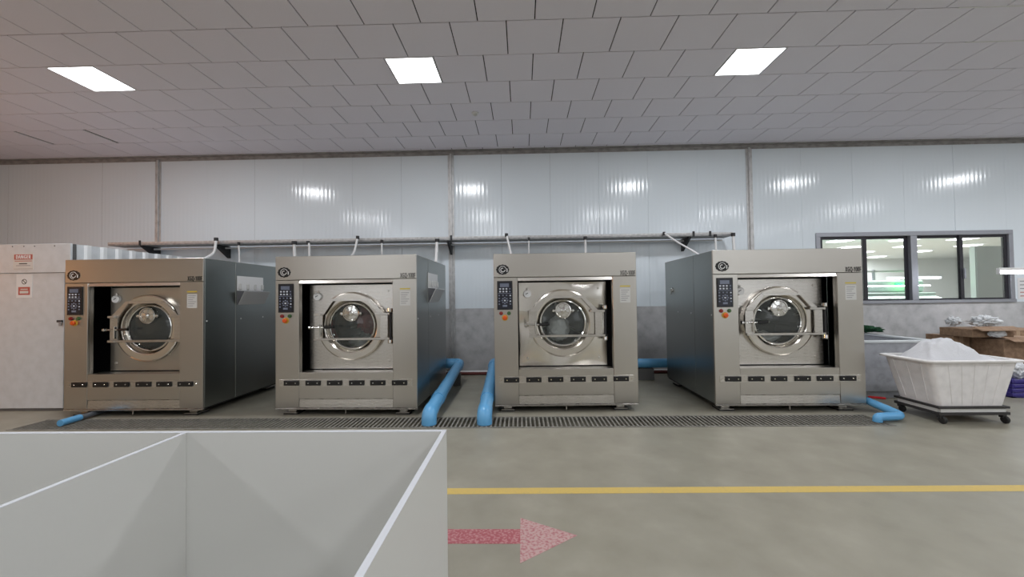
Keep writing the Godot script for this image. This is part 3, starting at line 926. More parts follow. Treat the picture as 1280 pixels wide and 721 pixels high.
	var sd := thing("smoke_detector", "small round white smoke detector on the ceiling", "smoke detector", Vector3(-0.695, CEIL, -6.356))
	part("base", MB.new().lathe(Vector3.ZERO, Vector3.DOWN, [Vector2(0.055, 0), Vector2(0.055, 0.015), Vector2(0.045, 0.02), Vector2(0, 0.02)], 24), M.white_pipe, sd)
	part("sensor_head", MB.new().lathe(Vector3(0, -0.02, 0), Vector3.DOWN, [Vector2(0.03, 0), Vector2(0.03, 0.018), Vector2(0.022, 0.026), Vector2(0, 0.028)], 20), M.pale_sticker, sd)

	# window: aluminium frame, dark sliding sashes, panes
	var wn := Node3D.new()
	wn.name = "window_1"
	add_child(wn)
	wn.set_meta("kind", "structure")
	var fz0 := WALL - 0.1
	var fz1 := WALL + 0.02
	var fr := MB.new()
	fr.box(w0 - 0.03, w1 + 0.03, s1 - 0.05, s1 + 0.03, fz0, fz1, 0.004)
	fr.box(w0 - 0.03, w1 + 0.03, s0 - 0.005, s0 + 0.055, fz0, fz1 + 0.02, 0.004)
	fr.box(w0 - 0.03, w0 + 0.05, s0 + 0.055, s1 - 0.05, fz0, fz1, 0.004)
	fr.box(w1 - 0.05, w1 + 0.03, s0 + 0.055, s1 - 0.05, fz0, fz1, 0.004)
	fr.box(7.42, 7.54, s0 + 0.055, s1 - 0.05, fz0, fz1, 0.004)
	part("frame", fr, M.alu, wn)
	for s in [[w0 + 0.05, 6.62, -0.03], [6.56, 7.42, -0.06], [7.54, 8.42, -0.06], [8.36, w1 - 0.05, -0.03]]:
		var z: float = WALL + s[2]
		var y0 := s0 + 0.055
		var y1 := s1 - 0.05
		var sh := MB.new()
		sh.box(s[0], s[1], y0, y0 + 0.03, z - 0.012, z + 0.012)
		sh.box(s[0], s[1], y1 - 0.05, y1, z - 0.012, z + 0.012)
		sh.box(s[0], s[0] + 0.06, y0 + 0.03, y1 - 0.05, z - 0.012, z + 0.012)
		sh.box(s[1] - 0.06, s[1], y0 + 0.03, y1 - 0.05, z - 0.012, z + 0.012)
		var so := part("sash", sh, M.sash, wn)
		part("pane", MB.new().box(s[0] + 0.06, s[1] - 0.06, y0 + 0.03, y1 - 0.05, z - 0.002, z + 0.002), M.pane, so)
	part("handle", MB.new().box(8.40, 8.43, 1.7, 1.9, WALL - 0.02, WALL + 0.02, 0.006), M.alu, wn)

# ---------------------------------------------------------------- room seen through the window
func build_back_room() -> void:
	var c := 3.2
	var x0 := 3.0
	var x1 := 27.0
	var z0 := -22.0
	var z1 := WALL - 0.16
	struct("wall_far", MB.new().box(x0, x1, -0.15, c + 0.2, z0 - 0.15, z0), M.hall_wall)
	struct("wall_far_left", MB.new().box(x0 - 0.15, x0, -0.15, c + 0.2, z0, z1), M.hall_wall)
	struct("wall_far_right", MB.new().box(x1, x1 + 0.15, -0.15, c + 0.2, z0, z1), M.hall_wall)
	struct("wall_far_front", MB.new().box(RIGHT + 0.19, x1, -0.15, c + 0.2, z1, z1 + 0.15), M.hall_wall)
	struct("floor_far", MB.new().box(x0, x1, -0.15, 0, z0, z1), M.floor)
	struct("ceiling_far", MB.new().box(x0, x1, c + 0.02, c + 0.2, z0, z1), M.hall_wall)
	for p in [[10.7, -14.0], [12.8, -14.0], [14.7, -14.0], [12.6, -16.0], [14.7, -16.0], [17.0, -16.0], [14.7, -18.0], [17.1, -18.0], [17.3, -20.4]]:
		led_panel(p[0], p[1], c, "white ceiling light seen through the window", "lights seen through the window", 0.6, 10.5)
	# tall pale cabinet and a folding line with green lamps
	var cab := thing("tall_cabinet", "tall pale cabinet seen through the right window pane", "cabinet", Vector3(13.4, 0, -12.4))
	part("body", MB.new().box(-0.42, 0.42, 0.06, 2.75, 0.2, 0.36, 0.01), M.cabinet_pale, cab)
	part("door", MB.new().box(-0.40, 0.40, 0.1, 2.72, 0.36, 0.38, 0.004), M.cabinet_pale, cab)
	part("plinth", MB.new().box(-0.40, 0.40, 0, 0.06, 0.22, 0.34), M.jamb, cab)
	var fo := thing("folding_machine", "long pale green-lit folding machine seen through the window", "folding machine", Vector3(11.5, 0, -13.0))
	part("body", MB.new().box(-3.2, 1.3, 0.1, 1.45, -0.9, 0.0, 0.02), M.machine_pale, fo)
	part("feed_table", MB.new().obox(Transform3D(Basis(Vector3.RIGHT, 0.35), Vector3(-0.95, 1.22, 0.3)), Vector3(4.4, 0.05, 0.8), 0.01), M.machine_pale, fo)
	part("hood", MB.new().box(-3.1, 1.2, 1.46, 1.85, -0.85, -0.25, 0.05), M.machine_pale, fo)
	for x in [-2.9, -1.5, -0.1, 1.1]:
		part("post", MB.new().box(x - 0.03, x + 0.03, 1.85, 2.2, -0.6, -0.54), M.alu, fo)
		part("leg", MB.new().box(x - 0.05, x + 0.05, 0, 0.1, -0.6, -0.5), M.jamb, fo)
	part("rail", MB.new().box(-3.1, 1.2, 2.12, 2.17, -0.61, -0.53), M.trim_dark, fo)
	for p in [[-2.0, 1.72], [0.38, 1.72], [0.72, 1.84]]:
		part("green_lamp", MB.new().box(p[0] - 0.12, p[0] + 0.12, p[1] - 0.03, p[1] + 0.03, -0.25, -0.22, 0.01), M.green_glow, fo, "glowing green lamp")
		var gl := OmniLight3D.new()
		gl.name = "green_light"
		gl.light_color = Color(0.1, 1.0, 0.4)
		gl.light_energy = 0.06
		gl.light_size = 0.05
		gl.shadow_enabled = true
		fo.add_child(gl, true)
		gl.position = Vector3(p[0], p[1], -0.12)
	part("tube_lamp", MB.new().cyl(Vector3(-2.9, 1.66, 0.02), Vector3(1.1, 1.66, 0.02), 0.018), M.tube_glow, fo, "long white tube lamp")

# ---------------------------------------------------------------- washers
func build_washers() -> void:
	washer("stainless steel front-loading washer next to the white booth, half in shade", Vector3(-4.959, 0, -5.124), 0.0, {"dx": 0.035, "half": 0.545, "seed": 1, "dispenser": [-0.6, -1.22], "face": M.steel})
	washer("stainless steel front-loading washer with red cloth behind its door glass", Vector3(-2.221, 0, -5.111), -0.022, {"dx": 0.0, "seed": 2, "dispenser": [-0.55, -1.15], "face": M.steel_light})
	washer("stainless steel front-loading washer with dented shiny drum plate, third from the booth", Vector3(0.548, 0, -5.222), 0.02, {"dx": -0.01, "seed": 3, "face": M.steel_dent})
	washer("stainless steel front-loading washer beside the white laundry cart", Vector3(3.285, 0, -5.158), -0.011, {"dx": -0.015, "seed": 4, "lock": true, "face": M.steel_light})
	heap("laundry_bundle", Vector3(-2.14, 1.2, -5.78), Vector3(0.2, 0.2, 0.14), M.cloth_red, "dark red cloth inside the second washer's drum", "laundry", 5, 0.5)
	heap("laundry_bundle", Vector3(-2.2, 0.80, -5.95), Vector3(0.3, 0.16, 0.2), M.linen_grey, "grey cloth low in the second washer's drum", "laundry", 6, 0.5)
	heap("laundry_bundle", Vector3(0.5, 1.02, -5.76), Vector3(0.15, 0.17, 0.1), M.linen_grey, "pale cloth pressed behind the third washer's door glass", "laundry", 7, 0.25)
	heap("laundry_bundle", Vector3(3.27, 0.78, -5.85), Vector3(0.3, 0.15, 0.2), M.linen_grey, "grey cloth low in the drum of the washer by the cart", "laundry", 8, 0.5)

# ---------------------------------------------------------------- white bins in the foreground
func build_bins() -> void:
	var t := thing("sorting_bin", "white laminated board bin with two open compartments, in the near left corner", "storage bin", Vector3(0, 0, 0))
	var h := 0.9
	var zb := -1.72
	var zf := -0.25
	var th := 0.018
	var xr := -0.322
	var xd := -1.424
	var xl := -2.6
	part("back_panel", MB.new().box(xl, xr, 0.0, h, zb, zb + th, 0.001), M.board, t)
	part("side_panel", MB.new().box(xr - th, xr, 0.0, h, zb + th, zf, 0.001), M.board, t)
	part("side_panel", MB.new().box(xl, xl + th, 0.0, h, zb + th, zf, 0.001), M.board, t)
	part("divider_panel", MB.new().box(xd - th / 2, xd + th / 2, 0.05, h, zb + th, zf, 0.001), M.board, t)
	part("front_panel", MB.new().box(xl + th, xr - th, 0.0, h, zf - th, zf, 0.001), M.board, t)
	part("bottom_panel", MB.new().box(xl + th, xr - th, 0.03, 0.05, zb + th, zf - th), M.board, t)
	# pale edge banding on the upper edges
	var e := 0.0012
	part("edge_band", MB.new().box(xl, xr, h, h + e, zb - 0.004, zb + th), M.board_edge, t)
	part("edge_band", MB.new().box(xr - th, xr, h, h + e, zb + th, zf), M.board_edge, t)
	part("edge_band", MB.new().box(xd - th / 2, xd + th / 2, h, h + e, zb + th, zf - th), M.board_edge, t)
	part("edge_band", MB.new().box(xl, xl + th, h, h + e, zb + th, zf), M.board_edge, t)

# ---------------------------------------------------------------- tray, conduits and pipes
func arc(a: Vector3, corner: Vector3, b: Vector3, r: float, steps := 6) -> Array:
	# a path a -> corner -> b with a rounded corner
	var p := corner + (a - corner).normalized() * r
	var q := corner + (b - corner).normalized() * r
	var out := [a]
	for k in steps + 1:
		var u := float(k) / steps
		out.append(p.lerp(corner, u).lerp(corner.lerp(q, u), u))
	out.append(b)
	return out

func build_services() -> void:
	var ty := 2.56
	var tz := -7.56
	var t := thing("cable_tray", "long grey cable tray on brackets along the back wall", "cable tray", Vector3(0, 0, 0))
	part("tray", MB.new().box(-7.83, 3.86, ty - 0.03, ty, WALL + 0.1, tz, 0.004), M.tray, t)
	part("lip", MB.new().box(-7.83, 3.86, ty, ty + 0.035, tz - 0.012, tz, 0.003), M.trim_metal, t)
	part("pipe", MB.new().tube([Vector3(-7.7, ty - 0.075, WALL + 0.16), Vector3(3.8, ty - 0.075, WALL + 0.16)], 0.016, 10), M.white_pipe, t)
	for x in [-7.2, -5.78, -1.366, 3.1]:
		part("bracket", MB.new().prism(PackedVector2Array([Vector2(0.02, -0.03), Vector2(0.42, -0.03), Vector2(0.42, -0.05), Vector2(0.06, -0.26), Vector2(0.02, -0.26)]), -0.02, 0.02, Transform3D(Basis(Vector3(0, 0, 1), Vector3.UP, Vector3(-1, 0, 0)), Vector3(x, ty, WALL))), M.bracket, t)
	for x in [-7.2, -1.3, 3.15, 3.45]:
		part("clip", MB.new().box(x - 0.02, x + 0.02, ty - 0.035, ty + 0.06, tz, tz + 0.012, 0.003), M.bracket, t)
	# white conduits dropping to the washers
	var drops := [
		[[Vector3(-5.70, ty + 0.06, -7.51), Vector3(-5.70, 2.35, -7.45), Vector3(-5.80, 2.20, -7.25), Vector3(-5.95, 2.16, -6.9)], "curved white hose from the tray over the first washer's left half", 0.024],
		[[Vector3(-5.27, ty - 0.03, -7.51), Vector3(-5.27, 2.1, -7.51), Vector3(-5.2, 2.06, -7.0), Vector3(-5.2, 2.045, -6.8)], "thin straight white conduit over the first washer", 0.016],
		[[Vector3(-4.22, ty - 0.03, -7.51), Vector3(-4.2, 2.1, -7.5), Vector3(-4.2, 1.6, -7.5), Vector3(-4.2, 1.5, -7.6)], "thick white conduit between first and second washer", 0.03],
		[[Vector3(-3.96, ty - 0.03, -7.51), Vector3(-3.93, 2.4, -7.5), Vector3(-3.93, 1.6, -7.5)], "white hooked conduit beside the thick one, left of the second washer", 0.02],
		[[Vector3(-3.03, ty + 0.05, -7.51), Vector3(-3.06, 2.3, -7.4), Vector3(-3.10, 2.06, -7.0), Vector3(-3.0, 2.045, -6.7)], "slanted white hose over the second washer", 0.02],
		[[Vector3(-2.58, ty - 0.03, -7.51), Vector3(-2.58, 2.1, -7.5), Vector3(-2.5, 2.06, -7.0), Vector3(-2.5, 2.045, -6.8)], "straight white conduit above the second washer's middle", 0.016],
		[[Vector3(-1.55, ty - 0.03, -7.51), Vector3(-1.55, 2.12, -7.4), Vector3(-1.47, 2.07, -7.0), Vector3(-1.47, 2.045, -6.75)], "thick white conduit at the second washer's right rear corner", 0.028],
		[[Vector3(-0.27, ty + 0.05, -7.51), Vector3(-0.2, 2.3, -7.4), Vector3(-0.15, 2.06, -7.0), Vector3(-0.15, 2.045, -6.8)], "slanted white hose over the third washer's left corner", 0.02],
		[[Vector3(0.14, ty - 0.03, -7.51), Vector3(0.14, 2.1, -7.5), Vector3(0.2, 2.06, -7.1), Vector3(0.2, 2.045, -6.8)], "thin white conduit above the third washer's badge side", 0.014],
		[[Vector3(1.17, ty - 0.03, -7.51), Vector3(1.17, 2.1, -7.5), Vector3(1.1, 2.06, -7.1), Vector3(1.1, 2.045, -6.8)], "white conduit above the third washer's right half", 0.022],
		[[Vector3(2.60, ty + 0.03, -7.51), Vector3(2.75, 2.4, -7.3), Vector3(2.9, 2.2, -7.0), Vector3(3.0, 2.04, -6.75)], "white hose sagging diagonally to the washer by the cart", 0.016],
		[[Vector3(3.52, ty - 0.03, -7.51), Vector3(3.52, 2.1, -7.45), Vector3(3.5, 2.06, -7.0), Vector3(3.5, 2.045, -6.8)], "grey conduit above the washer by the cart", 0.018],
		[[Vector3(3.84, ty - 0.01, -7.51), Vector3(3.84, 2.1, -7.45), Vector3(3.8, 2.06, -7.0), Vector3(3.8, 2.045, -6.8)], "white conduit at the right end of the tray", 0.024],
	]
	for d in drops:
		var c := Curve3D.new()
		var p: Array = d[0]
		for k in p.size():
			var pre: Vector3 = p[maxi(k - 1, 0)]
			var nxt: Vector3 = p[mini(k + 1, p.size() - 1)]
			var tg := (nxt - pre) * 0.12
			c.add_point(p[k], -tg, tg)
		c.bake_interval = 0.06
		var pts := []
		for q in c.get_baked_points():
			pts.append(q)
		var th := thing("conduit", d[1], "conduit", Vector3.ZERO, 0.0, "conduits dropping from the cable tray")
		part("tube", MB.new().tube(pts, d[2], 10), M.white_pipe, th)
		part("gland", MB.new().cyl(pts[0] + Vector3(0, 0.02, 0), pts[0] - Vector3(0, 0.04, 0), d[2] * 1.5), M.bracket, th)
	# blue drain pipes
	var r := 0.08
	for a in [[-1.09, -1.10, -1.0, "blue plastic drain pipe sloping along the second washer's right side"], [-0.45, -0.5, 0.0, "blue plastic drain pipe sloping along the third washer's left side"]]:
		var p := thing("drain_pipe", a[3], "pipe", Vector3.ZERO, 0.0, "blue drain pipes")
		var top := Vector3(a[1], 0.32, -7.12)
		var bend := Vector3(a[0], 0.125, -4.74)
		part("pipe", MB.new().tube([top, bend.lerp(top, 0.05)], r, 24), M.blue, p)
		part("elbow", MB.new().tube(arc(bend.lerp(top, 0.07), bend, bend + Vector3(0, -0.118, 0.0), 0.1, 8), r + 0.007, 24), M.blue, p)
		part("coupling", MB.new().tube([bend.lerp(top, 0.21), bend.lerp(top, 0.28)], r + 0.008, 24), M.blue, p)
		if a[2] < 0.0:
			part("elbow", MB.new().tube(arc(top + Vector3(0, -0.02, 0.22), top + Vector3(0, 0.0, -0.02), top + Vector3(-0.26, 0.0, -0.02), 0.09, 8), r + 0.007, 24), M.blue, p)
		else:
			part("elbow", MB.new().tube(arc(top + Vector3(0, -0.02, 0.22), top + Vector3(0, 0.0, -0.05), top + Vector3(0.3, 0.0, -0.05), 0.09, 8), r + 0.007, 24), M.blue, p)
		part("support", MB.new().box(a[1] - 0.06, a[1] + 0.06, 0, 0.2, -6.9, -6.8, 0.004), M.jamb, p)
	var hp := thing("drain_pipe", "blue horizontal drain pipe behind the gap between the two right washers", "pipe", Vector3.ZERO, 0.0, "blue drain pipes")
	part("pipe", MB.new().tube([Vector3(0.9, 0.285, -7.2), Vector3(2.75, 0.285, -7.2)], r, 24), M.blue, hp)
	part("coupling", MB.new().tube([Vector3(1.5, 0.285, -7.2), Vector3(1.62, 0.285, -7.2)], r + 0.008, 24), M.blue, hp)
	for x in [1.2, 2.1]:
		part("support", MB.new().box(x - 0.15, x + 0.15, 0, 0.2, -7.28, -7.14, 0.004), M.jamb, hp)
	var bp := thing("drain_pipe", "short blue pipe with elbows by the laundry cart's feet", "pipe", Vector3.ZERO, 0.0, "blue drain pipes")
	part("pipe", MB.new().tube([Vector3(4.245, 0.16, -5.6), Vector3(4.26, 0.10, -5.06)], 0.04, 16), M.blue_dull, bp)
	part("elbow", MB.new().tube(arc(Vector3(4.255, 0.118, -5.2), Vector3(4.27, 0.062, -4.76), Vector3(4.05, 0.06, -4.74), 0.08, 8), 0.045, 16), M.blue, bp)
	part("outlet", MB.new().tube(arc(Vector3(4.12, 0.062, -4.745), Vector3(3.97, 0.06, -4.735), Vector3(3.97, 0.008, -4.735), 0.03, 6), 0.046, 16), M.blue, bp)
	part("valve_lever", MB.new().obox(Transform3D(Basis(Vector3.UP, -0.5), Vector3(4.36, 0.16, -5.2)), Vector3(0.17, 0.025, 0.035), 0.008), M.red_plastic, bp, "red valve lever")
	var lp := thing("drain_pipe", "grey pipe with a blue end under the washer by the booth", "pipe", Vector3.ZERO, 0.0, "blue drain pipes")
	part("pipe", MB.new().tube([Vector3(-5.5, 0.04, -5.3), Vector3(-5.46, 0.04, -4.92)], 0.032, 14), M.grey_pipe, lp)
	part("blue_end", MB.new().tube([Vector3(-5.465, 0.045, -4.96), Vector3(-5.44, 0.045, -4.72)], 0.038, 14), M.blue, lp)
	# wall-foot pipes between second and third washer
	solo("wall_pipe", MB.new().tube([Vector3(-4.5, 0.035, -7.9), Vector3(3.4, 0.035, -7.9)], 0.025, 10), M.white_pipe, "thin white pipe along the foot of the back wall", "pipe")
	solo("wall_pipe", MB.new().tube([Vector3(-4.5, 0.03, -7.76), Vector3(3.4, 0.03, -7.76)], 0.028, 10), M.red_pipe, "dark red pipe lying before the white pipe at the wall's foot", "pipe")

# ---------------------------------------------------------------- white booth on the left
func build_left_booth() -> void:
	var t := thing("booth", "white sheet-clad booth with a warning-signed door, at the left edge", "booth", Vector3(0, 0, 0))
	var xr := -6.13
	var zf := -5.42
	var zb := -7.95
	var xl := -10.2
	var top := 2.265
	part("header_board", MB.new().box(xl, xr, 1.872, top, zf - 0.03, zf, 0.003), M.booth, t)
	part("door", MB.new().box(-8.3, -6.222, 0.035, 1.866, zf - 0.04, zf - 0.01, 0.003), M.booth, t)
	part("front_board", MB.new().box(xl, -8.31, 0.035, 1.866, zf - 0.04, zf - 0.01, 0.003), M.booth, t)
	part("jamb", MB.new().box(-6.212, xr, 0.0, 1.868, zf - 0.06, zf - 0.02), M.jamb, t)
	part("post", MB.new().box(-6.17, xr + 0.004, 1.868, top - 0.004, zf - 0.07, zf - 0.031), M.jamb, t)
	# corrugated flank: each raised rib is a piece
	part("side_sheet", MB.new().box(xr - 0.012, xr, 0.03, top - 0.005, zb, zf - 0.08), M.booth, t)
	var rib := MB.new().prism(PackedVector2Array([Vector2(-0.05, 0), Vector2(-0.028, 0.028), Vector2(0.028, 0.028), Vector2(0.05, 0)]), 0.03, top - 0.003, Transform3D(Basis(Vector3(0, 0, 1), Vector3(1, 0, 0), Vector3.UP), Vector3.ZERO)).mesh()
	for k in 11:
		inst("rib", rib, M.booth_rib, t, Vector3(xr, 0, -5.64 - 0.222 * k))
	part("roof_sheet", MB.new().box(xl, xr - 0.012, top - 0.03, top - 0.01, zb, zf - 0.03), M.booth, t)
	part("back_sheet", MB.new().box(xl, xr - 0.012, 0.03, top - 0.03, zb, zb + 0.02), M.booth, t)
	part("threshold", MB.new().box(xl, -6.14, 0.0, 0.03, zf - 0.06, zf - 0.015), M.jamb, t)
	var la := part("latch", MB.new().box(-6.30, -6.23, 1.195, 1.225, zf - 0.01, zf + 0.015, 0.004), M.bracket, t)
	part("padlock", MB.new().box(-6.262, -6.222, 1.15, 1.2, zf + 0.006, zf + 0.024, 0.006), M.trim_dark, la)
	for x in [-6.94, -6.78, -6.63, -6.35, -7.2]:
		part("screw", MB.new().cyl(Vector3(x, top - 0.03, zf), Vector3(x, top - 0.03, zf + 0.004), 0.008), M.jamb, t)
	# signs
	var s1 := thing("warning_sign", "white warning sign with red DANGER heading on the booth header", "sign", Vector3(-6.784, 2.026, zf))
	part("plate", MB.new().box(-0.142, 0.142, -0.112, 0.112, 0, 0.003), M.pale_sticker, s1)
	part("red_field", MB.new().box(-0.128, 0.128, 0.028, 0.098, 0.003, 0.004), M.print_red, s1)
	lettering("heading", "DANGER", 0.05, 0.21, M.white_print, s1, Vector3(0, 0.063, 0.005))
	part("rule", MB.new().box(-0.12, 0.12, 0.004, 0.012, 0.003, 0.004), M.print_red, s1)
	part("print_line", MB.new().box(-0.06, 0.055, -0.034, -0.022, 0.003, 0.004), M.print_dark, s1)
	part("print_line", MB.new().box(-0.1, 0.1, -0.058, -0.05, 0.003, 0.004), M.print_grey, s1)
	part("border", MB.new().box(-0.13, 0.13, -0.1, -0.096, 0.003, 0.004), M.print_grey, s1)
	var s2 := thing("warning_sign", "white notice with a round pictogram above a red block, on the booth door", "sign", Vector3(-6.779, 1.693, zf - 0.01))
	part("plate", MB.new().box(-0.112, 0.112, -0.16, 0.16, 0, 0.003), M.white_print, s2)
	part("red_field", MB.new().box(-0.082, 0.082, -0.12, -0.012, 0.003, 0.004), M.print_red, s2)
	part("print_line", MB.new().box(-0.05, 0.05, -0.05, -0.036, 0.004, 0.0045), M.pale_sticker, s2)
	part("print_line", MB.new().box(-0.06, 0.06, -0.1, -0.066, 0.004, 0.0045), M.pale_sticker, s2)
	part("pictogram", MB.new().lathe(Vector3(0, 0.06, 0.003), Vector3(0, 0, 1), [Vector2(0.036, 0), Vector2(0.036, 0.001), Vector2(0.028, 0.001), Vector2(0.028, 0)], 28).obox(Transform3D(Basis(Vector3(0, 0, 1), -0.8), Vector3(0, 0.06, 0.0035)), Vector3(0.06, 0.009, 0.001)), M.print_dark, s2)
	# warm lamp on the left wall, outside the frame
	var wl := thing("wall_lamp", "warm bulkhead lamp on the left side wall outside the picture", "wall lamp", Vector3(LEFT, 2.15, -3.0))
	part("base", MB.new().box(0.0, 0.04, -0.16, 0.16, -0.2, 0.2, 0.01), M.jamb, wl)
	part("lamp_glass", MB.new().box(0.04, 0.09, -0.13, 0.13, -0.17, 0.17, 0.02), M.warm_glow, wl, "glowing warm lamp glass")
	var l := AreaLight3D.new()
	l.name = "warm_light"
	l.area_size = Vector2(0.34, 0.26)
	l.light_color = Color(1.0, 0.66, 0.36)
	l.light_energy = 4.0
	l.area_range = 40.0
	l.shadow_enabled = true
	wl.add_child(l)
	l.position = Vector3(0.1, 0, 0)
	l.rotation_degrees = Vector3(0, -90, 0)

# ---------------------------------------------------------------- right corner
func carton(called: String, label: String, x0: float, x1: float, y0: float, y1: float, z0: float, z1: float, flaps := false) -> void:
	var t := thing(called, label, "box", Vector3((x0 + x1) / 2, y0, (z0 + z1) / 2), 0.0, "cardboard boxes by the wall")
	var w := (x1 - x0) / 2
	var d := (z1 - z0) / 2
	var h := y1 - y0
	part("body", MB.new().box(-w, w, 0, h, -d, d, 0.004), M.cardboard, t)
	part("tape", MB.new().box(-0.03, 0.03, h * 0.72, h + 0.0012, d, d + 0.0012).box(-0.03, 0.03, h, h + 0.0012, -d, d), M.tape, t)
	if flaps:
		part("flap", MB.new().obox(Transform3D(Basis(Vector3.RIGHT, 0.35), Vector3(0, h + 0.012, d + 0.07)), Vector3(2 * w, 0.005, 0.16)), M.cardboard, t)

func build_right_corner() -> void:
	# concrete soaking tank
	var t := thing("soaking_tank", "grey concrete soaking tank between the last washer and the laundry cart", "tank", Vector3.ZERO)
	var a0 := 4.36
	var a1 := 5.72
	var z0 := -7.9
	var z1 := -5.78
	var h := 0.79
	part("front_wall", MB.new().box(a0, a1, 0.1, h - 0.03, z1 - 0.09, z1, 0.006), M.concrete_dark, t)
	part("side_wall", MB.new().box(a1 - 0.09, a1, 0.1, h - 0.03, z0, z1 - 0.09, 0.006), M.concrete_dark, t)
	part("side_wall", MB.new().box(a0, a0 + 0.09, 0.1, h - 0.03, z0, z1 - 0.09, 0.006), M.concrete_dark, t)
	part("back_wall", MB.new().box(a0 + 0.09, a1 - 0.09, 0.1, h - 0.03, z0, z0 + 0.09, 0.006), M.concrete_dark, t)
	part("plinth", MB.new().box(a0 + 0.05, a1 - 0.05, 0.0, 0.1, z0 + 0.02, z1 - 0.06), M.concrete_dark, t)
	part("bottom", MB.new().box(a0 + 0.09, a1 - 0.09, 0.1, 0.16, z0 + 0.09, z1 - 0.09), M.concrete_dark, t)
	part("rim", MB.new().box(a0 - 0.01, a1 + 0.01, h - 0.03, h, z1 - 0.1, z1 + 0.012, 0.004), M.booth, t)
	part("rim", MB.new().box(a1 - 0.1, a1 + 0.01, h - 0.03, h, z0, z1 - 0.1, 0.004), M.booth, t)
	part("rim", MB.new().box(a0 - 0.01, a0 + 0.1, h - 0.03, h, z0, z1 - 0.1, 0.004), M.booth, t)
	heap("green_net", Vector3(5.68, 0.862, -7.0), Vector3(0.1, 0.05, 0.34), M.net_green, "crumpled dark green net on the tank's rim", "net", 15, 0.7, 3.0)

	# laundry cart
	var c := thing("laundry_cart", "white plastic laundry cart on a dark wheeled frame, heaped with linen", "laundry cart", Vector3(4.95, 0, -4.93))
	var bt := 0.19
	var tp := 0.70
	var tub := MB.new()
	# rounded rectangle rings from floor to rim
	var outer := func(w: float, d: float, y: float, rr: float) -> Array:
		var o := []
		for q in 4:
			var sx: float = [1.0, -1.0, -1.0, 1.0][q]
			var sz: float = [1.0, 1.0, -1.0, -1.0][q]
			for k in 7:
				var a := PI / 2 * (q + k / 6.0)
				o.append(Vector3(sx * (w - rr) + rr * cos(a), y, sz * (d - rr) + rr * sin(a)))
		o.append(o[0])
		return o
	var wall_rings := [outer.call(0.355, 0.25, bt, 0.05), outer.call(0.475, 0.30, tp - 0.03, 0.06)]
	var lip := [outer.call(0.475, 0.30, tp - 0.03, 0.06), outer.call(0.525, 0.335, tp - 0.022, 0.07), outer.call(0.528, 0.338, tp - 0.006, 0.07), outer.call(0.52, 0.33, tp, 0.07), outer.call(0.465, 0.29, tp, 0.055)]
	var inner := [outer.call(0.465, 0.29, tp, 0.055), outer.call(0.345, 0.24, bt + 0.012, 0.045)]
	for rs in [wall_rings, lip, inner]:
		for j in rs.size() - 1:
			for k in rs[j].size() - 1:
				var mid: Vector3 = (rs[j][k] + rs[j + 1][k + 1]) / 2
				var out_dir := Vector3(mid.x, 0.6 if rs == lip else 0.0, mid.z)
				tub.quad(rs[j][k], rs[j][k + 1], rs[j + 1][k + 1], rs[j + 1][k], -out_dir if rs == inner else out_dir)
	tub.box(-0.34, 0.34, bt, bt + 0.01, -0.235, 0.235)
	part("tub", tub, M.tub, c)
	# moulded ribs on the tub
	for x in [-0.24, -0.12, 0.0, 0.12, 0.24]:
		var p0 := Vector3(x * 0.9, bt + 0.02, 0.253)
		var p1 := Vector3(x * 1.2, tp - 0.05, 0.298)
		part("rib", MB.new().tube([p0, p1], 0.004, 6), M.tub, c)
	for z in [-0.15, 0.0, 0.15]:
		part("rib", MB.new().tube([Vector3(-0.36, bt + 0.02, z * 0.9), Vector3(-0.471, tp - 0.05, z * 1.15)], 0.005, 6), M.tub, c)
	var ch := part("chassis", MB.new().box(-0.38, 0.38, 0.165, 0.189, 0.235, 0.275).box(-0.38, 0.38, 0.165, 0.189, -0.275, -0.235).box(-0.38, -0.34, 0.165, 0.189, -0.235, 0.235).box(0.34, 0.38, 0.165, 0.189, -0.235, 0.235).box(-0.38, 0.38, 0.095, 0.125, 0.235, 0.275).box(-0.38, 0.38, 0.095, 0.125, -0.275, -0.235).box(-0.38, -0.34, 0.095, 0.125, -0.235, 0.235).box(0.34, 0.38, 0.095, 0.125, -0.235, 0.235), M.cart_steel, c)
	part("skirt", MB.new().box(-0.35, 0.35, 0.125, 0.165, 0.24, 0.262).box(-0.35, 0.35, 0.125, 0.165, -0.262, -0.24).box(-0.365, -0.345, 0.125, 0.165, -0.24, 0.24).box(0.345, 0.365, 0.125, 0.165, -0.24, 0.24), M.pale_sticker, ch)
	for sx in [-1.0, 1.0]:
		for sz in [-1.0, 1.0]:
			var ca := part("caster", MB.new().box(sx * 0.335 - 0.022, sx * 0.335 + 0.022, 0.06, 0.095, sz * 0.24 - 0.025, sz * 0.24 + 0.025, 0.004), M.cart_steel, c)
			part("wheel", MB.new().lathe(Vector3(sx * 0.335 - 0.016 + 0.02, 0.042, sz * 0.24 + 0.02), Vector3.RIGHT, [Vector2(0, -0.016), Vector2(0.036, -0.016), Vector2(0.042, -0.008), Vector2(0.042, 0.008), Vector2(0.036, 0.016), Vector2(0, 0.016)], 24), M.rubber, ca)
	# linen heap: draped height field
	var f := FastNoiseLite.new()
	f.seed = 17
	f.frequency = 1.6
	f.fractal_octaves = 4
	f.domain_warp_enabled = true
	f.domain_warp_amplitude = 0.5
	var g := []
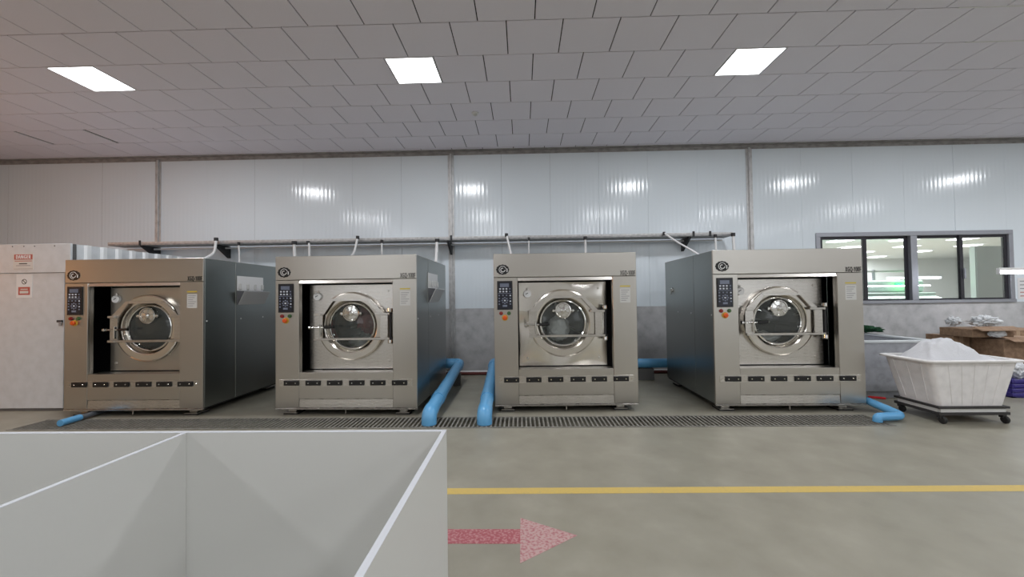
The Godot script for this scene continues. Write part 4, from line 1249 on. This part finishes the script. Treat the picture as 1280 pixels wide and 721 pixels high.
	for j in 41:
		var row := []
		for i in 61:
			var x := lerpf(-0.45, 0.45, i / 60.0)
			var z := lerpf(-0.275, 0.275, j / 40.0)
			var e := clampf(1.0 - pow(absf(x) / 0.455, 3.5), 0, 1) * clampf(1.0 - pow(absf(z) / 0.28, 3.0), 0, 1)
			var hump := 0.15 * exp(-pow((x + 0.12) / 0.27, 4.0) - pow((z + 0.02) / 0.24, 4.0)) + 0.06 * exp(-pow((x - 0.12) / 0.3, 2.0)) + 0.04 * exp(-pow((x - 0.36) / 0.1, 2.0))
			var fold := 1.0 - absf(f.get_noise_2d(x * 1.3 + 3.0, z * 1.5 + x))
			var y := 0.63 + e * (0.06 + hump + 0.05 * f.get_noise_2d(x * 1.2, z * 1.2) + 0.03 * pow(fold, 5.0))
			row.append(Vector3(x, y, z))
		g.append(row)
	var ln := solo("linen_heap", MB.new().sheet(g, Vector3.UP), M.linen, "heap of white linen piled in the laundry cart", "linen")
	ln.position = Vector3(4.95, 0, -4.93)

	# cartons, film and crate
	carton("cardboard_box", "brown cardboard box under the plastic film, left of the stack", 6.97, 7.6, 0.74, 0.868, -7.05, -6.55, true)
	carton("cardboard_box", "large taped cardboard box at the right edge, behind the purple crate", 7.27, 8.2, 0.0, 0.715, -7.1, -6.4, true)
	carton("cardboard_box", "shaded cardboard box under the flat box by the wall", 6.98, 7.25, 0.0, 0.735, -7.3, -6.85)
	carton("cardboard_box", "cardboard box against the wall at the right edge, behind the taped one", 7.95, 8.9, 0.0, 0.80, -7.9, -7.2)
	heap("plastic_film", Vector3(7.42, 0.975, -6.78), Vector3(0.18, 0.07, 0.12), M.film, "crumpled clear plastic film on the right of the flat cardboard box", "plastic film", 25, 0.9, 2.5)
	heap("plastic_film", Vector3(7.07, 0.975, -6.92), Vector3(0.09, 0.06, 0.08), M.film, "smaller clump of clear plastic film on the flat cardboard box", "plastic film", 26, 0.9, 2.5)
	heap("plastic_film", Vector3(7.3, 0.80, -6.505), Vector3(0.13, 0.05, 0.03), M.film, "white film hanging over the flat box's front edge", "plastic film", 27, 0.6, 2.5)
	heap("plastic_bag", Vector3(7.05, 0.32, -6.05), Vector3(0.14, 0.1, 0.12), M.film, "white plastic bag on the purple crate at the right edge", "plastic bag", 28, 0.6, 2.5)
	var cr := thing("plastic_crate", "purple slatted plastic crate on the floor behind the laundry cart", "crate", Vector3(7.05, 0, -6.0))
	for k in 4:
		var y := 0.02 + 0.062 * k
		part("slat", MB.new().box(-0.4, 0.4, y, y + 0.042, 0.225, 0.245, 0.004), M.purple, cr)
		part("slat", MB.new().box(-0.4, 0.4, y, y + 0.042, -0.245, -0.225, 0.004), M.purple, cr)
		part("slat", MB.new().box(-0.42, -0.4, y, y + 0.042, -0.245, 0.245, 0.004), M.purple, cr)
		part("slat", MB.new().box(0.4, 0.42, y, y + 0.042, -0.245, 0.245, 0.004), M.purple, cr)
	for x in [-0.38, -0.13, 0.13, 0.38]:
		for z in [-0.215, 0.215]:
			part("upright", MB.new().box(x - 0.02, x + 0.02, 0.0, 0.262, z - 0.01, z + 0.01), M.purple, cr)
	part("base", MB.new().box(-0.4, 0.4, 0.0, 0.02, -0.225, 0.225), M.purple, cr)
	# paper notice on the wall
	var pn := thing("wall_notice", "pale printed paper notice on the wall right of the window", "notice", Vector3(9.62, 1.51, WALL + 0.004))
	part("paper", MB.new().box(-0.24, 0.24, -0.21, 0.19, 0, 0.002), M.white_print, pn)
	for k in 5:
		part("print_line", MB.new().box(-0.2, 0.16 - 0.05 * (k % 2), 0.12 - 0.07 * k, 0.135 - 0.07 * k, 0.002, 0.0026), M.print_red if k > 2 else M.print_grey, pn)
	# hanging fluorescent tube lamp
	var tl := thing("tube_lamp", "bright white fluorescent tube lamp hanging at the right edge", "tube lamp", Vector3(8.5, 1.765, -7.0))
	part("tube", MB.new().cyl(Vector3(-0.58, 0, 0), Vector3(0.58, 0, 0), 0.028), M.tube_glow, tl, "glowing white tube")
	part("batten", MB.new().box(-0.6, 0.6, 0.03, 0.075, -0.025, 0.025, 0.004), M.led_frame, tl)
	for s in [-1.0, 1.0]:
		part("end_cap", MB.new().box(s * 0.585, s * 0.6, -0.03, 0.03, -0.028, 0.028, 0.003), M.led_frame, tl)
		part("hanger", MB.new().cyl(Vector3(0.3 + s * 0.15, 0.075, 0), Vector3(0.3 + s * 0.15, CEIL - 1.765, 0), 0.004, 0.004, 8), M.alu, tl)
	var l := AreaLight3D.new()
	l.name = "tube_light"
	l.area_size = Vector2(1.16, 0.05)
	l.light_color = Color(0.95, 0.97, 1.0)
	l.light_energy = 0.3
	l.area_range = 30.0
	l.shadow_enabled = true
	tl.add_child(l)
	l.position = Vector3(0, -0.035, 0)
	l.rotation_degrees = Vector3(-90, 0, 0)
